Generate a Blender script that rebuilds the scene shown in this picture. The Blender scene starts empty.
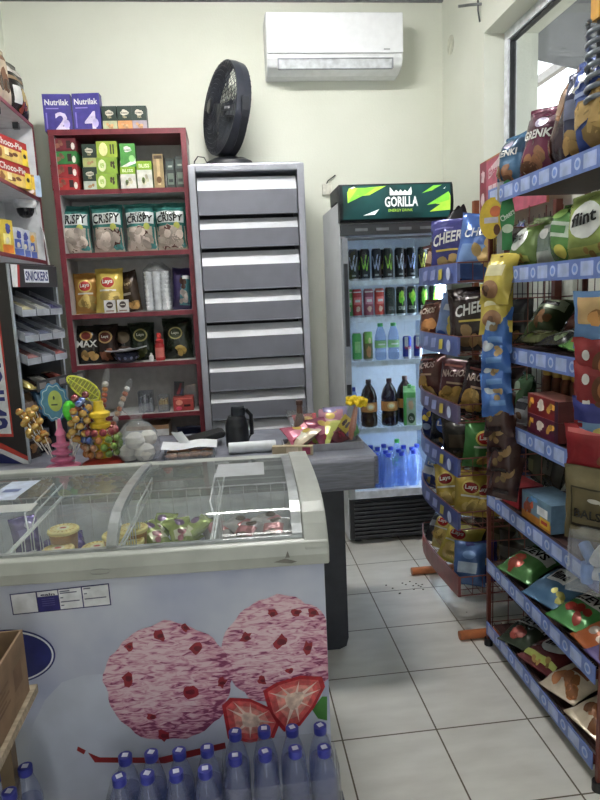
import bpy, math, random
from mathutils import Vector, Matrix, Euler
R = math.radians
SC = bpy.context.scene
COL = SC.collection
rnd = random.Random(7)

# ------------------------------------------------------------------ camera
YAW, PIT, ROL, F, H = R(5.96), R(9.31), R(-2.51), 640.0, 1.5
fw = Vector((math.sin(YAW)*math.cos(PIT), math.cos(YAW)*math.cos(PIT), -math.sin(PIT)))
r0 = Vector((math.cos(YAW), -math.sin(YAW), 0)); u0 = r0.cross(fw)
rt = math.cos(ROL)*r0 + math.sin(ROL)*u0
up = -math.sin(ROL)*r0 + math.cos(ROL)*u0
CAM = Vector((0, 0, H))
cd = bpy.data.cameras.new('camera'); co = bpy.data.objects.new('camera', cd); COL.objects.link(co)
cd.sensor_fit = 'VERTICAL'; cd.sensor_height = 36; cd.lens = 36*F/800; cd.clip_start = .02; cd.clip_end = 200
mw = Matrix.Identity(4)
for i, a in enumerate((rt, up, -fw)):
    for j in range(3): mw[j][i] = a[j]
mw.translation = CAM; co.matrix_world = mw; SC.camera = co

def at(px, py, X=None, Y=None, Z=None):
    d = fw + rt*((px-300)/F) + up*((400-py)/F)
    t = X/d.x if X is not None else (Y/d.y if Y is not None else (Z-H)/d.z)
    return CAM + d*t
def pxof(p):
    d = Vector(p)-CAM
    return 300+F*d.dot(rt)/d.dot(fw)
def xat(px, Y, Z):
    a, b = -6, 8
    for _ in range(50):
        m = (a+b)/2
        if pxof((m, Y, Z)) < px: a = m
        else: b = m
    return a
def yat(px, X, Z):
    a, b = .8, 9
    sg = 1 if X > .3 else -1     # columns run left with distance on the right wall, right on the left wall
    for _ in range(50):
        m = (a+b)/2
        if (pxof((X, m, Z))-px)*sg > 0: a = m
        else: b = m
    return a

# ------------------------------------------------------------------ materials
def lin(c): return tuple(((v/255)/12.92 if v/255 <= .04045 else ((v/255+.055)/1.055)**2.4) for v in c)
MATS = {}
def nt(name):
    m = bpy.data.materials.new(name); m.use_nodes = True
    t = m.node_tree; b = t.nodes.get('Principled BSDF')
    return m, t, b
def noise_col(t, b, c1, c2, scale, detail=3, lo=.35, hi=.65, coord='Object', stretch=None):
    tc = t.nodes.new('ShaderNodeTexCoord'); n = t.nodes.new('ShaderNodeTexNoise')
    n.inputs['Scale'].default_value = scale; n.inputs['Detail'].default_value = detail
    if stretch:
        mp = t.nodes.new('ShaderNodeMapping'); mp.inputs['Scale'].default_value = stretch
        t.links.new(tc.outputs[coord], mp.inputs[0]); t.links.new(mp.outputs[0], n.inputs['Vector'])
    else: t.links.new(tc.outputs[coord], n.inputs['Vector'])
    r = t.nodes.new('ShaderNodeValToRGB')
    r.color_ramp.elements[0].position = lo; r.color_ramp.elements[1].position = hi
    r.color_ramp.elements[0].color = (*lin(c1), 1); r.color_ramp.elements[1].color = (*lin(c2), 1)
    t.links.new(n.outputs['Fac'], r.inputs[0]); t.links.new(r.outputs[0], b.inputs['Base Color'])
    return n, r
def col(c, rough=.45, metal=0, var=.07, scale=25, emit=0, bump=0, alpha=None, stretch=None):
    k = (tuple(c), rough, metal, var, scale, emit, bump, stretch)
    if k in MATS: return MATS[k]
    m, t, b = nt('surface_%d' % len(MATS))
    d = tuple(max(0, v*(1-var)) for v in c); l = tuple(min(255, v*(1+var)) for v in c)
    n, r = noise_col(t, b, d, l, scale, stretch=stretch)
    b.inputs['Roughness'].default_value = rough; b.inputs['Metallic'].default_value = metal
    if emit:
        t.links.new(r.outputs[0], b.inputs['Emission Color']); b.inputs['Emission Strength'].default_value = emit
    if bump:
        bp = t.nodes.new('ShaderNodeBump'); bp.inputs['Strength'].default_value = bump; bp.inputs['Distance'].default_value = .01
        t.links.new(n.outputs['Fac'], bp.inputs['Height']); t.links.new(bp.outputs[0], b.inputs['Normal'])
    MATS[k] = m
    return m
def foil(c, rough=.28):
    g_ = .3*c[0]+.55*c[1]+.15*c[2]; c = tuple(round((v*.8+g_*.2)*.94) for v in c)
    return col(c, min(rough, .3)-.04, .2, .08, 13, 0, .75)
def clear(name, tint, alpha, rough=.08, dif=None, scr=0):
    """thin see-through plastic or glass: transparent mixed with a glossy dielectric"""
    m, t, b = nt(name)
    b.inputs['Base Color'].default_value = (*lin(dif or tint), 1); b.inputs['Roughness'].default_value = rough
    tr = t.nodes.new('ShaderNodeBsdfTransparent'); tr.inputs[0].default_value = (*lin(tint), 1)
    mx = t.nodes.new('ShaderNodeMixShader'); out = t.nodes.get('Material Output')
    tc = t.nodes.new('ShaderNodeTexCoord'); n = t.nodes.new('ShaderNodeTexNoise'); n.inputs['Scale'].default_value = 14
    n.inputs['Detail'].default_value = 6
    t.links.new(tc.outputs['Object'], n.inputs['Vector'])
    mr = t.nodes.new('ShaderNodeMapRange'); mr.inputs['From Min'].default_value = .3; mr.inputs['From Max'].default_value = .75
    mr.inputs['To Min'].default_value = alpha; mr.inputs['To Max'].default_value = alpha+scr
    t.links.new(n.outputs['Fac'], mr.inputs['Value'])
    lw = t.nodes.new('ShaderNodeLayerWeight'); lw.inputs[0].default_value = .5
    pw = t.nodes.new('ShaderNodeMath'); pw.operation = 'POWER'; pw.inputs[1].default_value = 5; t.links.new(lw.outputs['Facing'], pw.inputs[0])
    fr = t.nodes.new('ShaderNodeMath'); fr.operation = 'MULTIPLY_ADD'; fr.inputs[1].default_value = .7; fr.inputs[2].default_value = .05; t.links.new(pw.outputs[0], fr.inputs[0])
    gl_ = t.nodes.new('ShaderNodeBsdfGlossy'); gl_.inputs['Roughness'].default_value = rough
    m2 = t.nodes.new('ShaderNodeMixShader')
    t.links.new(mr.outputs[0], mx.inputs[0]); t.links.new(tr.outputs[0], mx.inputs[1]); t.links.new(b.outputs[0], mx.inputs[2])
    t.links.new(fr.outputs[0], m2.inputs[0]); t.links.new(mx.outputs[0], m2.inputs[1]); t.links.new(gl_.outputs[0], m2.inputs[2])
    t.links.new(m2.outputs[0], out.inputs[0])
    return m
GLASS = clear('window_glass', (250, 252, 252), .0, .02)
LIDGLASS = clear('lid_glass', (246, 249, 250), .03, .02, (220, 226, 230), .14)
DOORGLASS = clear('door_glass', (244, 250, 252), .0, .03)
PET = clear('water_plastic', (234, 237, 247), .13, .08, (176, 184, 220), .08)
PETF = clear('cold_water_plastic', (222, 233, 252), .2, .08, (176, 200, 246), .10)
FILM = clear('packing_film', (246, 247, 249), .07, .14, (226, 230, 234), .2)
FILMT = clear('thin_film', (250, 250, 251), .03, .12, (225, 228, 232), .1)
WHITE = (228, 228, 226); BLACK = (22, 22, 25)

def wall_mat(name, c1, c2):
    m, t, b = nt(name)
    tc = t.nodes.new('ShaderNodeTexCoord')
    n, r = noise_col(t, b, c1, c2, 1.7, 6, .3, .7)
    v = t.nodes.new('ShaderNodeTexVoronoi'); v.inputs['Scale'].default_value = 2.3
    t.links.new(tc.outputs['Object'], v.inputs['Vector'])
    cp = t.nodes.new('ShaderNodeMath'); cp.operation = 'LESS_THAN'; cp.inputs[1].default_value = .028
    t.links.new(v.outputs['Distance'], cp.inputs[0])
    mx = t.nodes.new('ShaderNodeMixRGB'); mx.inputs[2].default_value = (*lin((110, 108, 95)), 1)
    t.links.new(cp.outputs[0], mx.inputs[0]); t.links.new(r.outputs[0], mx.inputs[1]); t.links.new(mx.outputs[0], b.inputs['Base Color'])
    n2 = t.nodes.new('ShaderNodeTexNoise'); n2.inputs['Scale'].default_value = 90
    bp = t.nodes.new('ShaderNodeBump'); bp.inputs['Strength'].default_value = .12; bp.inputs['Distance'].default_value = .01
    t.links.new(tc.outputs['Object'], n2.inputs['Vector']); t.links.new(n2.outputs['Fac'], bp.inputs['Height']); t.links.new(bp.outputs[0], b.inputs['Normal'])
    b.inputs['Roughness'].default_value = .75
    return m
WALL = wall_mat('cream_wall_paint', (214, 216, 203), (224, 226, 214))
def floor_mat():
    m, t, b = nt('cream_floor_tiles')
    tc = t.nodes.new('ShaderNodeTexCoord'); sp = t.nodes.new('ShaderNodeSeparateXYZ')
    t.links.new(tc.outputs['Object'], sp.inputs[0])
    def ax(out, off, size, g):
        a = t.nodes.new('ShaderNodeMath'); a.operation = 'SUBTRACT'; a.inputs[1].default_value = off
        t.links.new(out, a.inputs[0])
        d = t.nodes.new('ShaderNodeMath'); d.operation = 'DIVIDE'; d.inputs[1].default_value = size; t.links.new(a.outputs[0], d.inputs[0])
        f = t.nodes.new('ShaderNodeMath'); f.operation = 'FLOORED_MODULO'; f.inputs[1].default_value = 1; t.links.new(d.outputs[0], f.inputs[0])
        s = t.nodes.new('ShaderNodeMath'); s.operation = 'SUBTRACT'; s.inputs[1].default_value = .5; t.links.new(f.outputs[0], s.inputs[0])
        q = t.nodes.new('ShaderNodeMath'); q.operation = 'ABSOLUTE'; t.links.new(s.outputs[0], q.inputs[0])
        c = t.nodes.new('ShaderNodeMath'); c.operation = 'GREATER_THAN'; c.inputs[1].default_value = .5-g/size; t.links.new(q.outputs[0], c.inputs[0])
        return c.outputs[0]
    gx = ax(sp.outputs[0], .297, .329, .0028); gy = ax(sp.outputs[1], 1.94, .348, .0028)
    mxm = t.nodes.new('ShaderNodeMath'); mxm.operation = 'MAXIMUM'; t.links.new(gx, mxm.inputs[0]); t.links.new(gy, mxm.inputs[1])
    n, r = noise_col(t, b, (207, 204, 197), (224, 222, 216), 5, 6, .3, .7, stretch=(1, 3, 1))
    v = t.nodes.new('ShaderNodeTexVoronoi'); v.inputs['Scale'].default_value = 9; t.links.new(tc.outputs['Object'], v.inputs['Vector'])
    n3 = t.nodes.new('ShaderNodeTexNoise'); n3.inputs['Scale'].default_value = 2; t.links.new(tc.outputs['Object'], n3.inputs['Vector'])
    l = t.nodes.new('ShaderNodeMath'); l.operation = 'LESS_THAN'; l.inputs[1].default_value = .05; t.links.new(v.outputs['Distance'], l.inputs[0])
    g = t.nodes.new('ShaderNodeMath'); g.operation = 'GREATER_THAN'; g.inputs[1].default_value = .6; t.links.new(n3.outputs['Fac'], g.inputs[0])
    an = t.nodes.new('ShaderNodeMath'); an.operation = 'MULTIPLY'; t.links.new(l.outputs[0], an.inputs[0]); t.links.new(g.outputs[0], an.inputs[1])
    m2 = t.nodes.new('ShaderNodeMath'); m2.operation = 'MAXIMUM'; t.links.new(mxm.outputs[0], m2.inputs[0]); t.links.new(an.outputs[0], m2.inputs[1])
    mx = t.nodes.new('ShaderNodeMixRGB'); mx.inputs[2].default_value = (*lin((92, 82, 66)), 1)
    t.links.new(m2.outputs[0], mx.inputs[0]); t.links.new(r.outputs[0], mx.inputs[1]); t.links.new(mx.outputs[0], b.inputs['Base Color'])
    b.inputs['Roughness'].default_value = .28
    return m
def scoop_mat(cx=0, cz=0, rr=.1):
    m, t, b = nt('strawberry_ice_cream_print')
    tc = t.nodes.new('ShaderNodeTexCoord'); mp = t.nodes.new('ShaderNodeMapping')
    mp.inputs['Scale'].default_value = (.42, 1, 1.5); mp.inputs['Rotation'].default_value = (0, R(24), 0)
    n = t.nodes.new('ShaderNodeTexNoise'); n.inputs['Scale'].default_value = 66; n.inputs['Detail'].default_value = 4; n.inputs['Distortion'].default_value = 1.2
    t.links.new(tc.outputs['Object'], mp.inputs[0]); t.links.new(mp.outputs[0], n.inputs['Vector'])
    r = t.nodes.new('ShaderNodeValToRGB'); e = r.color_ramp.elements
    e[0].position = .37; e[0].color = (*lin((134, 60, 98)), 1); e[1].position = .62; e[1].color = (*lin((230, 202, 211)), 1)
    x = e.new(.43); x.color = (*lin((192, 122, 152)), 1); x = e.new(.50); x.color = (*lin((212, 160, 180)), 1)
    m2 = t.nodes.new('ShaderNodeMapping'); m2.vector_type = 'TEXTURE'; m2.inputs['Location'].default_value = (cx-.2*rr, 0, cz+.3*rr); m2.inputs['Scale'].default_value = (rr*1.3, 1, rr*1.3)
    ln = t.nodes.new('ShaderNodeVectorMath'); ln.operation = 'LENGTH'; t.links.new(tc.outputs['Object'], m2.inputs[0]); t.links.new(m2.outputs[0], ln.inputs[0])
    sq_ = t.nodes.new('ShaderNodeMath'); sq_.operation = 'POWER'; sq_.inputs[1].default_value = 2.5; t.links.new(ln.outputs['Value'], sq_.inputs[0])
    ma = t.nodes.new('ShaderNodeMath'); ma.operation = 'MULTIPLY_ADD'; ma.inputs[1].default_value = -.17; ma.inputs[2].default_value = .07; t.links.new(sq_.outputs[0], ma.inputs[0])
    su = t.nodes.new('ShaderNodeMath'); su.operation = 'ADD'; t.links.new(ma.outputs[0], su.inputs[0]); t.links.new(n.outputs['Fac'], su.inputs[1])
    t.links.new(su.outputs[0], r.inputs[0]); t.links.new(r.outputs[0], b.inputs['Base Color']); b.inputs['Roughness'].default_value = .5
    return m

# ------------------------------------------------------------------ mesh builder
FONT = {}
def glyphs(s, bold=True):
    k = (s, bold)
    if k not in FONT:
        cu = bpy.data.curves.new('lettering', 'FONT'); cu.body = s; cu.resolution_u = 2; cu.offset = .025 if bold else 0
        o = bpy.data.objects.new('lettering', cu); me = bpy.data.meshes.new_from_object(o)
        vs = [tuple(v.co) for v in me.vertices]; fs = [tuple(p.vertices) for p in me.polygons]
        bpy.data.objects.remove(o); bpy.data.meshes.remove(me); bpy.data.curves.remove(cu)
        xs = [v[0] for v in vs]; ys = [v[1] for v in vs]
        x0, x1, y0, y1 = min(xs), max(xs), min(ys), max(ys)
        FONT[k] = ([((v[0]-x0)/(x1-x0), (v[1]-y0)/(y1-y0)) for v in vs], fs)
    return FONT[k]
class MB:
    def __init__(s): s.v = []; s.f = []; s.m = []; s.mats = []; s.sm = []; s.T = None
    def mi(s, m):
        if m not in s.mats: s.mats.append(m)
        return s.mats.index(m)
    def add(s, vs, fs, m, smooth=False):
        o = len(s.v); i = s.mi(m)
        for v in vs:
            s.v.append(tuple(s.T @ Vector(v)) if s.T else tuple(v))
        for f in fs: s.f.append(tuple(o+a for a in f)); s.m.append(i); s.sm.append(smooth)
        return s
    def box(s, x0, x1, y0, y1, z0, z1, m, front=None, top=None):
        vs = [(x, y, z) for z in (z0, z1) for y in (y0, y1) for x in (x0, x1)]
        fs = [(0, 2, 3, 1), (4, 5, 7, 6), (0, 1, 5, 4), (2, 6, 7, 3), (0, 4, 6, 2), (1, 3, 7, 5)]
        for k, f in enumerate(fs): s.add(vs, [f], (front if front and k == 2 else top if top and k == 1 else m))
        return s
    def lathe(s, prof, m, seg=16, M=None, mats=None, c=(0, 0, 0), cap=True):
        n = len(prof); vs = []
        for (r, z) in prof:
            for k in range(seg):
                a = 2*math.pi*k/seg; vs.append(Vector((c[0]+r*math.cos(a), c[1]+r*math.sin(a), c[2]+z)))
        if M: vs = [M @ v for v in vs]
        for i in range(n-1):
            mm = mats[i] if mats else m
            idx = []
            s.add([vs[(i+q)*seg+k] for q in (0, 1) for k in range(seg)], [(k, (k+1) % seg, seg+(k+1) % seg, seg+k) for k in range(seg)], mm, True)
        if cap:
            if prof[0][0] > 1e-4: s.add(vs[:seg], [tuple(reversed(range(seg)))], mats[0] if mats else m)
            if prof[-1][0] > 1e-4: s.add(vs[-seg:], [tuple(range(seg))], mats[-1] if mats else m)
        return s
    def tube(s, pts, r, m, seg=6, closed=False):
        P = [Vector(p) for p in pts]; n = len(P); vs = []
        for i, p in enumerate(P):
            if closed: d = (P[(i+1) % n]-P[i-1])
            else: d = (P[min(i+1, n-1)]-P[max(i-1, 0)])
            d = d.normalized() if d.length > 1e-9 else Vector((0, 0, 1))
            a = d.cross(Vector((0, 0, 1)) if abs(d.z) < .9 else Vector((1, 0, 0))).normalized(); b = d.cross(a)
            for k in range(seg):
                t = 2*math.pi*k/seg; vs.append(p+(a*math.cos(t)+b*math.sin(t))*r)
        fs = []
        for i in range(n if closed else n-1):
            for k in range(seg):
                j = (i+1) % n; fs.append((i*seg+k, i*seg+(k+1) % seg, j*seg+(k+1) % seg, j*seg+k))
        if not closed: fs += [tuple(range(seg)), tuple((n-1)*seg+k for k in reversed(range(seg)))]
        return s.add(vs, fs, m, seg > 4)
    def patch(s, fn, nu, nv, m, u0=-1, u1=1, v0=0, v1=1, e=0, smooth=True, skip=None):
        vs = [fn(u0+(u1-u0)*i/nu, v0+(v1-v0)*j/nv, e) for j in range(nv+1) for i in range(nu+1)]
        fs = [(j*(nu+1)+i, j*(nu+1)+i+1, (j+1)*(nu+1)+i+1, (j+1)*(nu+1)+i) for j in range(nv) for i in range(nu)]
        return s.add(vs, fs, m, smooth)
    def disc(s, fn, cx, cy, rx, ry, m, e, rings=3, seg=18, jit=0, rot=0, shape=None):
        js = [1+rnd.uniform(-jit, jit) for _ in range(seg)]
        vs = [fn(cx, cy, e)]
        for q in range(1, rings+1):
            for k in range(seg):
                a = 2*math.pi*k/seg; g = js[k]*q/rings*(shape(a) if shape else 1)
                x = rx*math.cos(a)*g; y = ry*math.sin(a)*g
                vs.append(fn(cx+x*math.cos(rot)-y*math.sin(rot), cy+x*math.sin(rot)+y*math.cos(rot), e))
        fs = [(0, 1+k, 1+(k+1) % seg) for k in range(seg)]
        for q in range(rings-1):
            for k in range(seg):
                a = 1+q*seg+k; b = 1+q*seg+(k+1) % seg; fs.append((a, a+seg, b+seg, b))
        return s.add(vs, fs, m, True)
    def text(s, fn, st, x0, y0, x1, y1, m, e, shear=0, bold=True, rise=0):
        vs, fs = glyphs(st, bold); h = y1-y0
        return s.add([fn(x0+(x1-x0)*a+shear*b*h, y0+h*b+rise*a, e) for a, b in vs], fs, m)
    def poly(s, fn, pts, m, e): return s.add([fn(a, b, e) for a, b in pts], [tuple(range(len(pts)))], m)
    def prism(s, pts, y0, y1, m, axis='y', smooth=False):
        n = len(pts)
        def q(a, b, t): return (a, t, b) if axis == 'y' else ((t, a, b) if axis == 'x' else (a, b, t))
        s.add([q(a, b, y0) for a, b in pts]+[q(a, b, y1) for a, b in pts], [tuple(range(n)), tuple(reversed(range(n, 2*n)))], m)
        return s.add([q(a, b, y0) for a, b in pts]+[q(a, b, y1) for a, b in pts], [(k, n+k, n+(k+1) % n, (k+1) % n) for k in range(n)], m, smooth)
    def mesh(s, name):
        me = bpy.data.meshes.new(name); me.from_pydata(s.v, [], s.f)
        for m in s.mats: me.materials.append(m)
        me.polygons.foreach_set('material_index', s.m); me.polygons.foreach_set('use_smooth', s.sm); me.update()
        return me
    def build(s, name, parent=None, bevel=0, seg=2):
        o = bpy.data.objects.new(name, s.mesh(name)); COL.objects.link(o)
        if parent: o.parent = parent
        if bevel:
            import bmesh
            bm = bmesh.new(); bm.from_mesh(o.data); bmesh.ops.remove_doubles(bm, verts=bm.verts, dist=1e-5); bm.to_mesh(o.data); bm.free()
            b = o.modifiers.new('bevel', 'BEVEL'); b.width = bevel; b.segments = seg; b.limit_method = 'ANGLE'; b.angle_limit = R(40)
        return o
def tag(o, label, cat, group=None):
    o['label'] = label; o['category'] = cat
    if group: o['group'] = group
    return o
def thing(name, label, cat, loc=(0, 0, 0), rz=0, group=None):
    o = bpy.data.objects.new(name, None); COL.objects.link(o); o.empty_display_size = .05
    o.location = loc; o.rotation_euler = (0, 0, rz); return tag(o, label, cat, group)
def struct(name, mb, **k):
    o = mb.build(name, **k); o['kind'] = 'structure'; return o
def put(me, name, label, cat, loc, rz=0, tilt=0, roll=0, group=None, sc=1):
    """a one-mesh thing standing at loc; tilt leans its top away from its front"""
    o = bpy.data.objects.new(name, me); COL.objects.link(o)
    o.location = loc; o.rotation_euler = (R(-tilt), R(roll), R(rz)); o.scale = sc if isinstance(sc, tuple) else (sc, sc, sc)
    return tag(o, label, cat, group)
def flat(d): return lambda u, v, e: (u, -d-e, v)

# ------------------------------------------------------------------ package makers
def bag_fn(w, h, d, seed):
    q = random.Random(seed); ph = [q.uniform(0, 6.28) for _ in range(6)]
    def fn(u, v, e, side=-1):
        a = max(0, 1-abs(u)**2.6)**.62
        k = min(1, max(0, (min(v, 1-v)-.045)/.27)); b = math.sin(k*math.pi/2)**.8
        t = d/2*a*b
        t += d*.07*a*min(1, k*3)*(math.sin(5*u+ph[0]+4*v)*.6+math.sin(9*v+ph[1]-3*u)*.7*(1-b*.6)+math.sin(13*u+ph[2])*(1-b))
        t = max(t, 0)+.0012
        x = u*w/2*(1-.06*math.sin(math.pi*v)+.012*math.sin(21*v+ph[3]))
        z = v*h+.008*h*math.sin(4*u+ph[4])*(1 if v > .5 else -.3)*abs(v-.5)*2
        y = side*(t+e)
        y += d*.10*math.sin(3*v+ph[5])*(1 if True else 0)
        return (x, y, z)
    return fn
def bag(key, w, h, d, base, decals=(), seed=1, crimp=None, nu=14, nv=20):
    """pillow pack: front and back film, crimped ends, printed front. decal coords: u -1..1, v 0..1"""
    mb = MB(); fn = bag_fn(w, h, d, seed); m = foil(base); cm = foil(crimp or base)
    f = lambda u, v, e: fn(u, v, e, -1)
    mb.patch(f, nu, nv, m); mb.patch(lambda u, v, e: fn(-u, v, e, 1), nu, nv, m)
    mb.patch(f, 10, 1, cm, v0=.955, v1=1, e=.0006); mb.patch(f, 10, 1, cm, v0=0, v1=.045, e=.0006)
    e = .0009
    for dc in decals:
        k = dc[0]; e += .0005
        if k == 'd': mb.disc(f, dc[1], dc[2], dc[3], dc[4], foil(dc[5], .4), e)
        elif k == 'r':
            sh = dc[6] if len(dc) > 6 else 0
            mb.patch(lambda u, v, q: f(max(-.97, min(.97, u+sh*(v-dc[2]))), v, q), 8, 8, foil(dc[5], .4), dc[1], dc[3], dc[2], dc[4], e)
        elif k == 't': mb.text(f, dc[1], dc[2], dc[3], dc[4], dc[5], foil(dc[6], .4), e+.0028, dc[7] if len(dc) > 7 else 0, True, dc[8] if len(dc) > 8 else 0)
        elif k == 'f':
            q = random.Random(seed*7+3)
            for i in range(dc[6]):
                g_ = (.78, .88, 1, 1.1)[q.randrange(4)]; c = tuple(min(255, round(v*g_)) for v in dc[5])
                fm = lambda x, z, ee: f(max(-.97, min(.97, x/(w/2))), max(.03, min(.97, z/h)), ee)
                rs = min(dc[3]*w/2, dc[4]*h)*(.34 if dc[6] > 12 else .55)
                mb.disc(fm, (dc[1]+q.uniform(-1, 1)*dc[3]*.7)*w/2, (dc[2]+q.uniform(-1, 1)*dc[4]*.6)*h, rs*q.uniform(.9, 1.3), rs*q.uniform(.65, .95), foil(c, .5), e+i*.00025, 2, 10, .12, q.uniform(0, 3))
    return mb.mesh('bag_'+key)
def carton(key, w, d, h, base, decals=(), side=None, top=None):
    """printed box, base centred, front at -y. decal coords in fractions of the front: u -1..1, v 0..1"""
    mb = MB(); dim = lambda q: tuple(round((v*.86+sum(q)/3*.14)*.93) for v in q)
    base = dim(base); side = dim(side) if side else None; top = dim(top) if top else None
    b = col(base, .4); sd = col(side or base, .4)
    mb.box(-w/2, w/2, -d/2, d/2, 0, h, sd, b, col(top or base, .4))
    f = lambda u, v, e: (u*w/2, -d/2-e, v*h); e = .0004
    mb.box(-w/2-.0003, w/2+.0003, -d/2+.004, -d/2+.0046, h, h+.0004, sd)
    g = lambda u, v, e: (w/2+e, u*d/2, v*h)
    for dc in decals:
        e += .0003; k = dc[0]; fx = f
        if k.isupper(): fx = g; k = k.lower()
        if k == 'r': mb.poly(fx, [(dc[1], dc[2]), (dc[3], dc[2]), (dc[3], dc[4]), (dc[1], dc[4])], col(dc[5], .4), e)
        elif k == 'p': mb.poly(fx, dc[1], col(dc[2], .4), e)
        elif k == 'd': mb.disc(fx, dc[1], dc[2], dc[3], dc[4], col(dc[5], .4), e, 1, 16, dc[6] if len(dc) > 6 else 0)
        elif k == 't': mb.text(fx, dc[1], dc[2], dc[3], dc[4], dc[5], col(dc[6], .4), e+.0003, dc[7] if len(dc) > 7 else 0)
        elif k == 'f':
            q = random.Random(len(key)*5+1)
            for i in range(dc[6]):
                g_ = (.75, .88, 1, 1.12)[q.randrange(4)]; c = tuple(min(255, round(v*g_)) for v in dc[5])
                mb.disc(fx, dc[1]+q.uniform(-1, 1)*dc[3]*.65, dc[2]+q.uniform(-1, 1)*dc[4]*.6, dc[3]*.35, dc[4]*.4, col(c, .5), e+i*.0001, 1, 9, .2)
    return mb.mesh('box_'+key)
def can_mesh(key, r, h, c, decals=(), metal=.5):
    mb = MB(); m = col(c, .28, metal); al = col((190, 192, 196), .3, .9)
    mb.lathe([(r*.78, 0), (r*.82, .004), (r, .012), (r, h-.014), (r*.8, h-.003), (r*.8, h), (r*.74, h-.003), (0, h-.003)], m, 20, mats=[al, al, m, m, al, al, al])
    fn = lambda u, v, e: ((r+e)*math.sin(u), -(r+e)*math.cos(u), v*h)
    e = .0004
    for dc in decals:
        e += .0003
        if dc[0] == 'r': mb.patch(fn, 8, 2, col(dc[5], .3, .2), dc[1], dc[3], dc[2], dc[4], e)
        elif dc[0] == 't': mb.text(fn, dc[1], dc[2], dc[3], dc[4], dc[5], col(dc[6], .3), e+.0006, dc[7] if len(dc) > 7 else 0)
        elif dc[0] == 'd': mb.disc(fn, dc[1], dc[2], dc[3], dc[4], col(dc[5], .3), e, 3, 14, dc[6] if len(dc) > 6 else 0)
        elif dc[0] == 'z':
            for (a, b) in zip(dc[1][:-1], dc[1][1:]):
                w_ = dc[3]; mb.poly(fn, [(a[0]-w_, a[1]), (a[0]+w_, a[1]), (b[0]+w_, b[1]), (b[0]-w_, b[1])], col(dc[2], .3), e+.0008)
    return mb.mesh('can_'+key)
def bottle_parts(r, h, neck=.013):
    body = [(r*.75, 0), (r*.95, .006), (r, .02), (r, h*.22), (r*.94, h*.26), (r*.94, h*.30), (r, h*.34), (r, h*.52), (r*.95, h*.55), (r, h*.58), (r*.97, h*.64), (r*.74, h*.78), (neck*1.15, h*.90), (neck, h*.925)]
    return body, [(neck*1.2, h*.91), (neck*1.25, h*.92), (neck*1.25, h*.995), (neck*1.1, h), (0, h)]
def copy_thing(root, loc, label, group=None, rz=None):
    r = root.copy(); COL.objects.link(r); r.location = loc
    if rz is not None: r.rotation_euler = (0, 0, rz)
    r['label'] = label
    if group: r['group'] = group
    for ch in [c for c in root.children]:
        c = ch.copy(); COL.objects.link(c); c.parent = r
        for g in [x for x in ch.children]:
            d = g.copy(); COL.objects.link(d); d.parent = c
    return r

# ------------------------------------------------------------------ the room
XL, XR, YB, YF, ZC = -1.24, 1.47, 4.30, -2.4, 3.315
WY0, WY1, WZ0, WZ1, WX = .9, 3.615, 1.96, 2.86, 1.78
struct('floor', MB().box(XL-.2, WX, YF-.2, YB+.2, -.1, 0, floor_mat()))
CEIL = wall_mat('ceiling_paint', (176, 180, 182), (188, 191, 192))
struct('ceiling', MB().box(XL-.2, WX, YF-.2, YB+.2, ZC, ZC+.1, CEIL))
struct('wall_back', MB().box(XL-.2, WX, YB, YB+.2, 0, ZC, WALL))
struct('wall_left', MB().box(XL-.2, XL, YF, YB, 0, ZC, WALL))
wr = MB()
wr.box(XR, WX, YF, YB, 0, WZ0, WALL).box(XR, WX, YF, YB, WZ1, ZC, WALL)
wr.box(XR, WX, YF, WY0, WZ0, WZ1, WALL).box(XR, WX, WY1, YB, WZ0, WZ1, WALL)
struct('wall_right', wr)
wf = MB(); wf.box(XL, -.25, YF-.2, YF, 0, ZC, WALL).box(.65, XR, YF-.2, YF, 0, ZC, WALL).box(-.25, .65, YF-.2, YF, 2.2, ZC, WALL)
struct('wall_front', wf)
struct('trim_1', MB().box(XL, XR, YB-.025, YB, ZC-.018, ZC, col((120, 124, 126), .6)))
struct('baseboard_back', MB().box(XL, XR, YB-.015, YB, 0, .08, col((190, 184, 170), .4)))
# window in the right wall: frame with its pane
wfm = MB(); pvc = col((226, 230, 236), .35)
fx0, fx1 = 1.585, 1.635
wfm.box(fx0, fx1, WY1-.05, WY1-.001, WZ0, WZ1, pvc).box(fx0, fx1, WY0+.001, WY0+.05, WZ0, WZ1, pvc)
wfm.box(fx0, fx1, WY0+.05, WY1-.05, WZ1-.05, WZ1-.001, pvc).box(fx0, fx1, WY0+.05, WY1-.05, WZ0+.001, WZ0+.05, pvc)
win = struct('window_1', wfm)
gk = MB(); rub = col((40, 42, 46), .6)
gk.box(fx0+.01, fx1-.01, WY1-.062, WY1-.0505, WZ0+.05, WZ1-.05, rub).box(fx0+.01, fx1-.01, WY0+.062, WY1-.062, WZ1-.062, WZ1-.0505, rub)
gk.build('gasket', win)
MB().box(1.606, 1.612, WY0+.062, WY1-.062, WZ0+.0505, WZ1-.062, GLASS).build('pane', win)
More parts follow.
